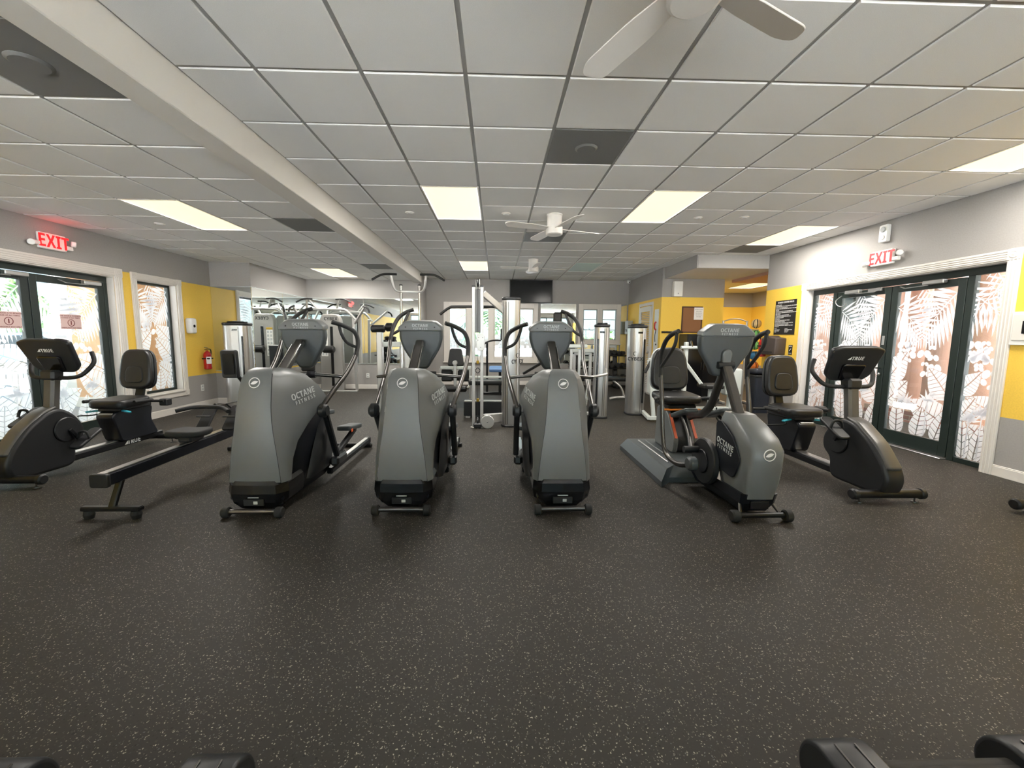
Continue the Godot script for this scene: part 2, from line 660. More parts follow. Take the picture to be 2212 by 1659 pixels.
func build_room() -> void:
	var st := new_st()
	add_box(st, Vector3(0.9, -0.05, -3.65), Vector3(13.2, 0.1, 16.8))
	struct("floor", st, "floor_rubber")
	# left wall with the double door and the narrow window
	wall("wall_left", Vector2(XL, ZN), Vector2(XL, -8.1), Vector2(-1, 0), CEIL_L, bands_for(CEIL_L + 0.1), [[ZN + 4.10, ZN + 6.11, 0.0, 2.16], [ZN + 6.47, ZN + 7.25, 0.38, 2.17]])
	# corner block on the left, its front and its flank are mirrored
	wall("wall_corner", Vector2(XL - 0.2, -8.1), Vector2(-4.70, -8.1), Vector2(0, -1), CEIL_L, bands_for(CEIL_L + 0.1), [], 2.6)
	wall("wall_back_left", Vector2(-4.70, ZBL), Vector2(-1.93, ZBL), Vector2(0, -1), CEIL_L, bands_for(CEIL_R + 0.1, false), [], 1.3)
	wall("wall_back_right", Vector2(-1.93, ZBR), Vector2(3.65, ZBR), Vector2(0, -1), CEIL_R, bands_for(CEIL_R + 0.1, false), [[0.53, 3.01, 0.66, 2.20], [4.25, 5.31, 1.22, 2.20]], 0.2)
	wall("wall_closet", Vector2(3.65, -9.12), Vector2(5.05, -9.12), Vector2(0, -1), CEIL_R, bands_for(CEIL_R + 0.1), [], 2.75)
	wall("wall_right", Vector2(XR, ZN), Vector2(XR, -7.68), Vector2(1, 0), CEIL_R, bands_for(CEIL_R + 0.1), [[ZN + 4.014, ZN + 6.651, 0.0, 2.15]])
	wall("wall_front", Vector2(XL - 0.2, ZN), Vector2(XR + 0.2, ZN), Vector2(0, 1), CEIL_R, bands_for(CEIL_R + 0.1, false), [[0.4, 10.4, 0.12, 2.6]], 0.2)
	wall("wall_recess_back", Vector2(5.05, -11.85), Vector2(7.4, -11.85), Vector2(0, -1), CEIL_R, bands_for(CEIL_R + 0.1), [], 0.15)
	wall("wall_recess_right", Vector2(7.4, -7.68), Vector2(7.4, -11.85), Vector2(1, 0), CEIL_R, bands_for(CEIL_R + 0.1), [], 0.15)
	wall("wall_recess_front", Vector2(XR + 0.2, -7.68), Vector2(7.5, -7.68), Vector2(0, 1), CEIL_R, bands_for(CEIL_R + 0.1), [], 0.15)
	# lowered ceiling over the recess
	st = new_st()
	add_box(st, Vector3(5.56, 2.775, -9.78), Vector3(3.70, 0.25, 4.2))
	struct("ceiling_recess", st, "plaster")
	st = new_st()
	add_box(st, Vector3(4.40, 2.776, -7.675), Vector3(1.36, 0.246, 0.012), 0.002)
	add_box(st, Vector3(3.708, 2.776, -8.40), Vector3(0.012, 0.246, 1.46), 0.002)
	struct("trim_1", st, "paint_grey")
	# beam that parts the two ceiling levels
	st = new_st()
	add_box(st, Vector3(-1.9625, 2.82, -2.9), Vector3(0.195, 0.32, 15.0), 0.006)
	struct("beam", st, "plaster")
	baseboard("baseboard_left", Vector2(XL, -6.33), Vector2(XL, -8.1), Vector2(1, 0))
	baseboard("baseboard_left_near", Vector2(XL, ZN), Vector2(XL, -3.9), Vector2(1, 0))
	baseboard("baseboard_corner", Vector2(XL, -8.1), Vector2(-4.70, -8.1), Vector2(0, 1))
	baseboard("baseboard_corner_side", Vector2(-4.70, -8.1), Vector2(-4.70, ZBL), Vector2(1, 0))
	baseboard("baseboard_back_left", Vector2(-4.70, ZBL), Vector2(-1.93, ZBL), Vector2(0, 1))
	baseboard("baseboard_back_step", Vector2(-1.93, ZBL), Vector2(-1.93, ZBR), Vector2(1, 0))
	baseboard("baseboard_back_right", Vector2(-1.93, ZBR), Vector2(3.65, ZBR), Vector2(0, 1))
	baseboard("baseboard_closet", Vector2(3.65, -9.12), Vector2(5.05, -9.12), Vector2(0, 1))
	baseboard("baseboard_closet_side", Vector2(3.65, -9.12), Vector2(3.65, -9.3), Vector2(-1, 0))
	baseboard("baseboard_right", Vector2(XR, ZN), Vector2(XR, -3.91), Vector2(-1, 0))
	baseboard("baseboard_right_far", Vector2(XR, -6.88), Vector2(XR, -7.68), Vector2(-1, 0))
	# mirrors, each pane its own sheet
	mirror(Vector3(-5.079, 1.45, -8.096), Vector3(0.756, 1.6, 0.006), "narrow wall mirror on the short wall past the fire extinguisher")
	for i in 2:
		mirror(Vector3(-4.696, 1.45, -8.672 - 1.143 * i), Vector3(0.006, 1.6, 1.138), ["tall wall mirror on the side wall beside the narrow corner mirror", "tall wall mirror on the side wall next to the back wall"][i])
	for i in 2:
		mirror(Vector3(-3.99 + 1.36 * i, 1.45, ZBL + 0.006), Vector3(1.35, 1.6, 0.006), ["wall mirror on the back wall in the corner behind the stacked weight machine", "wall mirror on the back wall ending at the beam"][i])
	mirror(Vector3(1.70, 1.43, ZBR + 0.006), Vector3(0.98, 1.64, 0.006), "wall mirror between the two back windows under the television")
	mirror(Vector3(3.53, 1.43, ZBR + 0.006), Vector3(0.16, 1.64, 0.006), "slim wall mirror strip beside the louvred door")
	mirror(Vector3(2.84, 0.87, ZBR + 0.006), Vector3(1.16, 0.52, 0.006), "low wall mirror behind the dumbbell rack under a window")

func mirror(mid: Vector3, size: Vector3, label: String) -> void:
	var o := thing("wall_mirror", label, "mirror", mid, 0.0)
	var st := new_st()
	add_box(st, Vector3.ZERO, size)
	obj("mirror_glass", st, "mirror", o)
	st = new_st()
	var along := Vector3(size.x, 0.012, 0.016) if size.x > size.z else Vector3(0.016, 0.012, size.z)
	add_box(st, Vector3(0, size.y / 2 + 0.006, 0), along)
	obj("top_channel", st, "mirror_edge", o)
	st = new_st()
	add_box(st, Vector3(0, -size.y / 2 - 0.006, 0), along)
	obj("bottom_channel", st, "mirror_edge", o)

# ------------------------------------------------------------------ ceiling
var tile_mesh := {}

func tile(parent: Node3D, x0: float, x1: float, z0: float, z1: float, y: float, m := "tile_white", called := "tile") -> MeshInstance3D:
	var g := 0.013
	var w := x1 - x0 - 2 * g
	var d := z1 - z0 - 2 * g
	var key := "%.3f,%.3f" % [w, d]
	if not tile_mesh.has(key):
		var st := new_st()
		# a lay-in tile whose face drops 8 mm below the grid, with eased edges
		add_slab(st, PackedVector2Array(rect(w, d)), 0.02, 0.004, 1, Transform3D(Basis(Vector3.RIGHT, Vector3.BACK, Vector3.DOWN), Vector3(0, 0.02, 0)))
		st.generate_normals()
		tile_mesh[key] = st.commit()
	return inst(called, tile_mesh[key], m, parent, Vector3((x0 + x1) / 2, y, (z0 + z1) / 2))

func vent(parent: Node3D, x0: float, x1: float, z0: float, z1: float, y: float, ring: bool) -> void:
	# perforated grey return panel set into the grid
	var w := x1 - x0 - 0.02
	var d := z1 - z0 - 0.02
	var o := thing("air_vent", "", "vent", Vector3((x0 + x1) / 2, y, (z0 + z1) / 2))
	var st := new_st()
	add_box(st, Vector3(0, 0.006, 0), Vector3(w, 0.012, d), 0.003)
	obj("panel", st, "vent_grey", o)
	if ring:
		lathe("diffuser_disc", [Vector2(0, -0.012), Vector2(0.075, -0.012), Vector2(0.09, -0.002), Vector2(0.09, 0.0)], "vent_grey", o, Vector3.ZERO, Basis(), 24)
	vents.append(o)

var vents := []

func build_ceiling() -> void:
	# right part
	var root := group_node("ceiling")
	var st := new_st()
	add_box(st, Vector3(1.62, CEIL_R + 0.06, -3.5), Vector3(7.4, 0.1, 16.6))
	obj("deck", st, "plaster", root)
	var xs := [-1.865]
	for c in range(-2, 9):
		xs.append(-0.193 + 0.61 * c)
	xs.append(XR)
	var zs := [-0.155]
	for r in range(-3, 15):
		zs.append(-(2.595 + 0.61 * r))
	zs = zs.slice(1) if is_equal_approx(zs[0], zs[1]) else zs
	zs[zs.size() - 1] = ZBR
	var taken := {}
	for L in [[-0.803, 3, "lit"], [1.637, 3, "lit"], [-0.803, 10, "lit"], [4.077, 5, "lit"], [4.077, 0, "lit"], [1.637, 10, "off"]]:
		taken["%d,%d" % [roundi(L[0] * 100 - 0.2), L[1]]] = true
		taken["%d,%d" % [roundi(L[0] * 100 - 0.2), L[1] + 1]] = true
	for V in [[0.417, 1], [0.417, 6], [4.077, 7]]:
		taken["%d,%d" % [roundi(V[0] * 100 - 0.2), V[1]]] = true
	for i in xs.size() - 1:
		for j in zs.size() - 1:
			var row := roundi((-zs[j] - 2.595) / 0.61)
			if taken.has("%d,%d" % [roundi(xs[i] * 100 - 0.2), row]):
				continue
			if xs[i] > 3.6 and zs[j] < -7.9:
				continue
			tile(root, xs[i], xs[i + 1], zs[j + 1], zs[j], CEIL_R)
	st = new_st()
	add_box(st, Vector3(1.6, CEIL_R + 0.004, 2.22), Vector3(6.93, 0.012, 4.76))
	obj("plain_panel", st, "tile_white", root)
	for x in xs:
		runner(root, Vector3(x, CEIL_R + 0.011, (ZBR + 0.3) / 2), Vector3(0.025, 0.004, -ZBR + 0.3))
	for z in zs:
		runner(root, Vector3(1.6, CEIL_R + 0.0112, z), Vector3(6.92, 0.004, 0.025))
	# left part, lower
	var rl := group_node("ceiling_left")
	st = new_st()
	add_box(st, Vector3(-3.75, CEIL_L + 0.075, -2.9), Vector3(3.5, 0.1, 15.1))
	obj("deck", st, "plaster", rl)
	var xl := [XL]
	for c in range(4, -1, -1):
		xl.append(-2.625 - 0.61 * c)
	xl.append(-2.06)
	var zl := []
	for r in range(-4, 13):
		zl.append(-(2.581 + 0.61 * r))
	zl[zl.size() - 1] = ZBL
	taken = {}
	for L in [[-3.845, 3], [-3.845, 4], [-3.845, 10], [-3.845, 11], [-2.625, 4], [-2.625, -1], [-2.625, 9]]:
		taken["%d,%d" % [roundi(L[0] * 100 - 0.2), L[1]]] = true
	for i in xl.size() - 1:
		for j in zl.size() - 1:
			var row := roundi((-zl[j] - 2.581) / 0.61)
			if taken.has("%d,%d" % [roundi(xl[i] * 100 - 0.2), row]):
				continue
			if xl[i + 1] < -4.72 and zl[j + 1] < -8.6:
				continue
			tile(rl, xl[i], xl[i + 1], zl[j + 1], zl[j], CEIL_L)
	st = new_st()
	add_box(st, Vector3(-3.76, CEIL_L + 0.004, 2.23), Vector3(3.4, 0.012, 4.75))
	obj("plain_panel", st, "tile_white", rl)
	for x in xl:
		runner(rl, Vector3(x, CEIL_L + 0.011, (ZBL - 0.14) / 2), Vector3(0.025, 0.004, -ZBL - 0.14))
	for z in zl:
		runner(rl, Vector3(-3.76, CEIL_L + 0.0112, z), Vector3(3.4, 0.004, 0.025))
	# luminaires
	ceiling_light(Vector3(-0.498, CEIL_R, -5.035), "lit ceiling panel above the middle elliptical beside the beam", true)
	ceiling_light(Vector3(1.942, CEIL_R, -5.035), "lit ceiling panel above the lateral trainer", true)
	ceiling_light(Vector3(-0.498, CEIL_R, -9.305), "small looking lit ceiling panel near the back wall beside the beam", true)
	ceiling_light(Vector3(4.382, CEIL_R, -6.255), "lit ceiling panel before the soffit along the right wall", true)
	ceiling_light(Vector3(4.382, CEIL_R, -3.205), "lit ceiling panel along the right wall nearest the electrical panel", true)
	ceiling_light(Vector3(1.942, CEIL_R, -9.305), "switched off ceiling panel near the television wall", false)
	ceiling_light(Vector3(-3.54, CEIL_L, -5.021), "lit ceiling panel in the lower ceiling by the exit door", true)
	ceiling_light(Vector3(-3.54, CEIL_L, -9.291), "lit ceiling panel in the lower ceiling before the mirrored back wall", true)
	ceiling_light(Vector3(6.25, 2.637, -10.0), "lit ceiling panel in the recess behind the ball rack", true)
	# the rest of the room behind the camera has the same panels
	ceiling_light(Vector3(-0.498, CEIL_R - 0.002, -0.7), "lit ceiling panel over the treadmills beside the beam", true)
	ceiling_light(Vector3(1.942, CEIL_R - 0.002, -0.7), "lit ceiling panel over the treadmills on the wide side", true)
	ceiling_light(Vector3(-3.54, CEIL_L - 0.002, -0.7), "lit ceiling panel in the lower ceiling over the treadmills", true)
	ceiling_light(Vector3(-0.498, CEIL_R - 0.002, 2.95), "lit ceiling panel before the added front glazing beside the beam", true)
	ceiling_light(Vector3(1.942, CEIL_R - 0.002, 2.95), "lit ceiling panel before the added front glazing on the wide side", true)
	ceiling_light(Vector3(-3.54, CEIL_L - 0.002, 2.95), "lit ceiling panel in the lower ceiling before the added front glazing", true)
	var labels := ["square grey air vent with a round plate between ceiling tiles before the fan", "square grey air vent behind the near white ceiling fan", "square grey air vent next to the lit panel before the soffit", "grey air vent with a round plate beside the beam at the near end", "square grey air vent in the lower ceiling beside the beam past the lit panel", "small looking grey air vent beside the beam near the mirrored wall"]
	vent(root, 0.417, 1.027, -3.815, -3.205, CEIL_R, true)
	vent(root, 0.417, 1.027, -6.865, -6.255, CEIL_R, false)
	vent(root, 4.077, 4.687, -7.475, -6.865, CEIL_R, false)
	vent(rl, -2.625, -2.06, -2.581, -1.971, CEIL_L, true)
	vent(rl, -2.625, -2.06, -5.631, -5.021, CEIL_L, false)
	vent(rl, -2.625, -2.06, -8.681, -8.071, CEIL_L, false)
	for i in vents.size():
		vents[i].set_meta("label", labels[i])

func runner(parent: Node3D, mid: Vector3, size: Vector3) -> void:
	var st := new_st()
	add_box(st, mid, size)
	obj("grid_runner", st, "grid_gap_shade", parent)

func ceiling_light(at: Vector3, label: String, on: bool) -> void:
	var o := thing("ceiling_light", label, "light", at)
	var st := new_st()
	for s in [-1, 1]:
		add_box(st, Vector3(s * 0.293, 0.006, 0), Vector3(0.018, 0.014, 1.2), 0.002)
		add_box(st, Vector3(0, 0.006, s * 0.594), Vector3(0.57, 0.014, 0.016), 0.002)
	obj("frame", st, "white_trim", o)
	st = new_st()
	add_box(st, Vector3(0, 0.009, 0), Vector3(0.572, 0.006, 1.174), 0.001)
	obj("diffuser", st, "lamp_panel" if on else "lamp_off", o)
	if on:
		var l := AreaLight3D.new()
		l.name = "lamp"
		o.add_child(l, true)
		l.area_size = Vector2(0.56, 1.16)
		l.light_energy = PANEL
		l.light_color = Color(1.0, 0.98, 0.95)
		l.shadow_enabled = true
		l.position = Vector3(0, 0.0045, 0)
		l.rotation_degrees = Vector3(-90, 0, 0)

const PANEL := 2.3

# ------------------------------------------------------------------ outside
func column(at: Vector3, r: float, label: String) -> void:
	var o := thing("porch_column", label, "column", at, 0.0, "columns of the porch")
	lathe("shaft", [Vector2(r, 0.12), Vector2(r * 0.97, 1.0), Vector2(r * 0.86, 2.1)], "stucco_pink", o, Vector3.ZERO, Basis(), 28)
	lathe("base_moulding", [Vector2(r * 1.32, 0), Vector2(r * 1.34, 0.03), Vector2(r * 1.22, 0.06), Vector2(r * 1.2, 0.075), Vector2(r * 1.14, 0.10), Vector2(r, 0.12)], "stucco_pink", o, Vector3.ZERO, Basis(), 28)
	lathe("capital", [Vector2(r * 0.86, 2.1), Vector2(r * 1.05, 2.13), Vector2(r * 1.0, 2.17), Vector2(r * 1.3, 2.26), Vector2(r * 1.3, 2.31)], "stucco_pink", o, Vector3.ZERO, Basis(), 28)

func leafy(called: String, label: String, category: String, at: Vector3, size: Vector3, n: int, leaf: float, m: String, trunk := 0.0, group := "") -> void:
	var o := thing(called, label, category, at, 0.0, group)
	var r := RandomNumberGenerator.new()
	r.seed = label.hash()
	var st := new_st()
	for i in n:
		var d := Vector3(r.randfn(), r.randfn(), r.randfn()).normalized() * pow(r.randf(), 0.35)
		var p := Vector3(d.x * size.x, trunk + size.y + d.y * size.y, d.z * size.z)
		var b := Basis.from_euler(Vector3(r.randf() * TAU, r.randf() * TAU, r.randf() * TAU))
		var l := leaf * r.randf_range(0.6, 1.3)
		tri(st, p, p + b * Vector3(l * 0.35, l * 0.5, 0.05 * l), p + b * Vector3(0, l, 0))
		tri(st, p, p + b * Vector3(-l * 0.35, l * 0.5, 0.05 * l), p + b * Vector3(0, l, 0))
	obj("foliage", st, m, o)
	tube("stem", [Vector3(0, 0, 0), Vector3(0.02, trunk * 0.6 + 0.1, 0.02), Vector3(0, trunk + size.y, 0)], maxf(0.02, size.x * 0.06), "bark", o, 8)

func palm(label: String, at: Vector3, h: float, spread: float) -> void:
	var o := thing("palm_tree", label, "palm", at, 0.0, "palms beyond the back windows")
	tube("trunk", [Vector3(0, 0, 0), Vector3(0.05, h * 0.5, 0.02), Vector3(0, h, 0)], 0.09, "bark", o, 9)
	for k in 13:
		var a := TAU * k / 13.0
		var up := 0.9 - 0.5 * (k % 3)
		var st := new_st()
		var last := Vector3(0, h, 0)
		for s in range(1, 9):
			var t := s / 8.0
			var p := Vector3(cos(a) * spread * t, h + up * spread * 0.6 * t - spread * 0.75 * t * t, sin(a) * spread * t)
			add_bar(st, last, p, 0.015, 0.012, 0.0)
			var side := Vector3(-sin(a), 0, cos(a))
			for sg in [-1, 1]:
				var l := spread * 0.42 * sin(PI * (0.15 + 0.8 * t))
				var tip: Vector3 = p + side * sg * l + (p - last).normalized() * l * 0.5 - Vector3(0, l * 0.3, 0)
				tri(st, last, p, tip)
			last = p
		obj("frond", st, "leaf_c" if k % 2 else "leaf_a", o)

func brick_wall(label: String, at: Vector3, length: float, rows: int) -> void:
	# low planter wall along z made of single bricks
	var o := thing("brick_planter", label, "planter", at)
	var st := new_st()
	add_box(st, Vector3(0, rows * 0.0375, 0), Vector3(0.19, rows * 0.075 - 0.01, length))
	obj("mortar_core", st, "mortar", o)
	var bm := new_st()
	add_box(bm, Vector3.ZERO, Vector3(0.21, 0.062, 0.20), 0.004)
	bm.generate_normals()
	var mesh := bm.commit()
	for r in rows:
		var n := int(length / 0.212)
		for k in n:
			var z := -length / 2 + 0.106 + k * 0.212 + (0.106 if r % 2 else 0.0)
			if z + 0.1 < length / 2:
				inst("brick", mesh, "brick" if (k * 7 + r * 3) % 4 else "brick_pale", o, Vector3(0, 0.0375 + r * 0.075, z))

func car(label: String, at: Vector3, turn: float) -> void:
	var o := thing("parked_car", label, "car", at, turn)
	var side := [Vector2(-2.2, 0.35), Vector2(-2.25, 0.75), Vector2(-1.3, 0.9), Vector2(-0.7, 1.42), Vector2(0.8, 1.45), Vector2(1.6, 0.98), Vector2(2.2, 0.85), Vector2(2.25, 0.4)]
	slab("body", round_poly(side, 0.15), 1.7, "car_blue", o, Transform3D(Basis(), Vector3(0, 0, -0.85)), 0.12, 3)
	for s in [-0.862, 0.842]:
		slab("side_window", round_poly([Vector2(-1.05, 0.95), Vector2(-0.6, 1.34), Vector2(0.72, 1.37), Vector2(1.25, 0.98)], 0.05), 0.02, "car_glass", o, Transform3D(Basis(), Vector3(0, 0, s)), 0.004)
		for x in [-1.4, 1.4]:
			disc("wheel", Vector3(x, 0.33, s - 0.02), Vector3(x, 0.33, s + 0.04), 0.32, "tyre", o, 0.02, 20)

func build_outside() -> void:
	var st := new_st()
	add_box(st, Vector3(0, -0.16, -4), Vector3(90, 0.1, 90))
	struct("ground", st, "paving")
	st = new_st()
	add_box(st, Vector3(0, -0.08, 16.4), Vector3(40, 0.1, 23))  # unseen pale ground added to bounce sunlight through the front glazing
	struct("bounce_forecourt", st, "concrete")
	st = new_st()
	add_box(st, Vector3(7.55, 2.68, -4.2), Vector3(4.6, 0.18, 10.0))
	add_box(st, Vector3(7.0, 2.55, -4.2), Vector3(0.4, 0.25, 6.5), 0.02)
	struct("porch_roof", st, "stucco_pink")
	st = new_st()
	add_box(st, Vector3(0.9, 3.25, -3.65), Vector3(13.4, 0.3, 17.2))
	struct("roof", st, "stucco_white")
	st = new_st()
	add_box(st, Vector3(-7.75, 2.82, -5.5), Vector3(4.2, 0.16, 9.5))  # unseen canopy added to keep the sun off the left exterior
	struct("added_shade_canopy", st, "stucco_white")
	column(Vector3(7.75, 0.2, -7.35), 0.2, "pink stucco porch column by the dark framed window of the next building")
	column(Vector3(7.0, 0.2, -6.28), 0.17, "pink stucco porch column standing in the middle of the brick planter")
	column(Vector3(6.45, 0.2, -5.3), 0.17, "pink stucco porch column beyond the narrow glass beside the doors")
	brick_wall("low red brick planter wall under the porch columns", Vector3(6.9, -0.11, -5.6), 3.4, 4)
	# outer face of the recess, with a dark framed window
	st = new_st()
	add_box(st, Vector3(6.4, 1.35, -7.512), Vector3(2.3, 2.9, 0.03))
	struct("wall_porch", st, "stucco_pink")
	var d := group_node("window_5")
	st = new_st()
	for x in [6.30, 6.62, 6.96]:
		add_box(st, Vector3(x, 1.72, -7.485), Vector3(0.06, 0.98, 0.05), 0.004)
	for y in [1.25, 1.62, 2.19]:
		add_box(st, Vector3(6.63, y, -7.485), Vector3(0.7, 0.06, 0.048), 0.004)
	obj("window_frame", st, "green_frame", d)
	box("pane", Vector3(6.63, 1.72, -7.494), Vector3(0.62, 0.9, 0.006), "car_glass", d, 0.0)
	leafy("hedge_bush", "bright green bush beside the porch columns", "bush", Vector3(8.9, -0.1, -6.6), Vector3(0.5, 0.75, 0.6), 900, 0.16, "leaf_b", 0.05)
	leafy("hedge_bush", "dark green bush low behind the brick planter", "bush", Vector3(8.2, -0.1, -5.3), Vector3(0.4, 0.4, 0.5), 700, 0.14, "leaf_c", 0.05)
	leafy("shade_tree", "tree standing out in the open beyond the porch", "tree", Vector3(15.0, -0.1, -9.5), Vector3(1.8, 1.5, 1.8), 1800, 0.3, "leaf_a", 1.6)
	# left: peach corner of the building, white wall, cars and trees
	var o := thing("peach_wing", "peach stucco wing of the building outside the exit door", "building", Vector3(-7.6, -0.1, -8.6))
	st = new_st()
	add_box(st, Vector3(0, 1.8, -0.35), Vector3(1.3, 3.6, 1.5), 0.03)
	obj("wall", st, "stucco_peach", o)
	st = new_st()
	add_box(st, Vector3(0, 0.1, -0.35), Vector3(1.36, 0.2, 1.56), 0.02)
	obj("plinth", st, "stucco_white", o)
	o = thing("garden_wall", "tall white rendered wall beside the peach wing", "wall", Vector3(-9.6, -0.1, -9.9))
	st = new_st()
	add_box(st, Vector3(0, 1.7, 0), Vector3(1.2, 3.4, 0.3), 0.02)
	obj("wall", st, "stucco_white", o)
	st = new_st()
	add_box(st, Vector3(0, 3.43, 0), Vector3(1.28, 0.08, 0.38), 0.01)
	obj("coping", st, "stucco_peach", o)
	car("dark blue car parked beyond the exit door", Vector3(-15.2, -0.1, -13.6), 0.5)
	car("blue car parked farther along beyond the exit door", Vector3(-14.5, -0.1, -9.5), 0.4)
	leafy("shade_tree", "tree beyond the parked cars", "tree", Vector3(-22.0, -0.1, -17.5), Vector3(2.6, 1.7, 2.6), 1700, 0.4, "leaf_a", 0.7)
	leafy("shade_tree", "wide pale tree far behind the parked cars", "tree", Vector3(-24.0, -0.1, -11.5), Vector3(3.0, 1.5, 3.0), 1500, 0.45, "leaf_b", 0.6)
	o = thing("barrier_arm", "pale barrier arm lettered in black outside the exit door", "barrier", Vector3(-7.4, -0.1, -5.6), 0.1)
	box("board", Vector3(0, 0.96, 0), Vector3(0.04, 0.09, 2.4), "print_grey", o, 0.003)
	box("post", Vector3(-0.04, 0.46, 0.9), Vector3(0.05, 0.92, 0.05), "print_grey", o, 0.003)
	box("post", Vector3(-0.04, 0.46, -1.0), Vector3(0.05, 0.92, 0.05), "print_grey", o, 0.003)
	text("lettering", "ID   F", 0.09, "sign_black", o, face_x(Vector3(0.021, 0.96, -0.45), 1.0))
	# behind the back windows
	palm("spiky palm close to the wide back window", Vector3(-1.3, -0.1, -14.2), 0.7, 1.3)
	palm("spiky palm farther right behind the wide back window", Vector3(1.35, -0.1, -14.2), 0.5, 1.1)
	palm("tall palm well behind the back window", Vector3(-0.2, -0.1, -18.0), 2.4, 1.7)
	leafy("hedge_bush", "clipped hedge bush behind the small back window", "bush", Vector3(3.6, -0.1, -14.5), Vector3(1.0, 0.8, 0.5), 900, 0.2, "leaf_b", 0.05)

# ------------------------------------------------------------------ frosted film
func leaf_shape(base: Vector2, ang: float, length: float, wid: float, n: int, bend: float) -> Dictionary:
	var dir := Vector2(cos(ang), sin(ang))
	var perp := Vector2(-dir.y, dir.x)
	var mid := func(t: float) -> Vector2: return base + dir * length * t + perp * bend * length * t * t
	var hw := func(t: float) -> float: return wid * 0.5 * sin(PI * clampf(pow(t, 0.72), 0.0, 1.0)) + 0.002
	var segs := []
	var left := []
	var right := []
	var g := 0.006
	for side in [1.0, -1.0]:
		for i in n:
			var t0 := (i + 0.06) / n
			var t1 := (i + 0.94) / n
			var poly := PackedVector2Array()
			poly.append(mid.call(t0) + perp * side * g)
			for t in [t0, (t0 + t1) / 2, t1]:
				var q: float = t + 0.16 * (1.0 - t)
				poly.append(mid.call(q) + perp * side * (hw.call(q) + g))
			poly.append(mid.call(t1) + perp * side * g)
			segs.append(poly)
	for k in 13:
		var t := k / 12.0
		left.append(mid.call(t) + perp * (hw.call(t) + g * 2))
		right.append(mid.call(t) - perp * (hw.call(t) + g * 2))
	right.reverse()
	return {"segs": segs, "outline": PackedVector2Array(left + right)}

func frond_shape(base: Vector2, ang: float, length: float, n: int, bend: float, leaflet: float) -> Dictionary:
	var dir := Vector2(cos(ang), sin(ang))
	var perp := Vector2(-dir.y, dir.x)
	var segs := []
	var mid := func(t: float) -> Vector2: return base + dir * length * t + perp * bend * length * t * t
	var stem := PackedVector2Array()
	for k in 7:
		stem.append(mid.call(k / 6.0) + perp * 0.007 * (1 - k / 7.0))
	for k in range(6, -1, -1):
		stem.append(mid.call(k / 6.0) - perp * 0.007 * (1.02 - k / 7.0))
	segs.append(stem)
	for side in [1.0, -1.0]:
		for i in n:
			var t := (i + 0.6) / n
			var p: Vector2 = mid.call(t)
			var a: float = ang + atan(2 * bend * t) + side * (1.15 - 0.75 * t)
			var d := Vector2(cos(a), sin(a))
			var e := Vector2(-d.y, d.x)
			var l := leaflet * sin(PI * (0.22 + 0.68 * t))
			segs.append(PackedVector2Array([p, p + d * l * 0.35 + e * l * 0.055, p + d * l * 0.7 + e * l * 0.05, p + d * l, p + d * l * 0.7 - e * l * 0.03, p + d * l * 0.35 - e * l * 0.045]))
	return {"segs": segs, "outline": PackedVector2Array()}

func spray_shape(base: Vector2, ang: float, length: float) -> Dictionary:
	# a twig of paired heart petals
	var segs := []
	var dir := Vector2(cos(ang), sin(ang))
	var perp := Vector2(-dir.y, dir.x)
	for i in 7:
		var p := base + dir * length * i / 7.0 + perp * (0.05 if i % 2 else -0.05)
		var s := 0.028 + 0.012 * (i % 3)
		for sg in [-1.0, 1.0]:
			var c: Vector2 = p + Vector2(sg * s * 0.8, 0)
			var q := PackedVector2Array()
			for k in 9:
				var a := TAU * k / 9.0
				q.append(c + Vector2(cos(a) * s * 0.75, sin(a) * s).rotated(sg * 0.5))
			segs.append(q)
	return {"segs": segs, "outline": PackedVector2Array()}

func bird_shape(base: Vector2, h: float) -> Dictionary:
	# bird-of-paradise bloom: a fan of blades on a stalk
	var segs := [PackedVector2Array([base + Vector2(-0.006, 0), base + Vector2(0.006, 0), base + Vector2(0.01, h), base + Vector2(-0.002, h)])]
	var top := base + Vector2(0, h)
	for a in [0.15, 0.5, 0.9, 1.3, 1.8, 2.5, 2.9]:
		var d := Vector2(cos(a), sin(a))
		var e := Vector2(-d.y, d.x)
		var l := 0.16 - 0.03 * absf(a - 1.2)
		segs.append(PackedVector2Array([top, top + d * l * 0.4 + e * 0.016, top + d * l, top + d * l * 0.4 - e * 0.016]))
	return {"segs": segs, "outline": PackedVector2Array()}

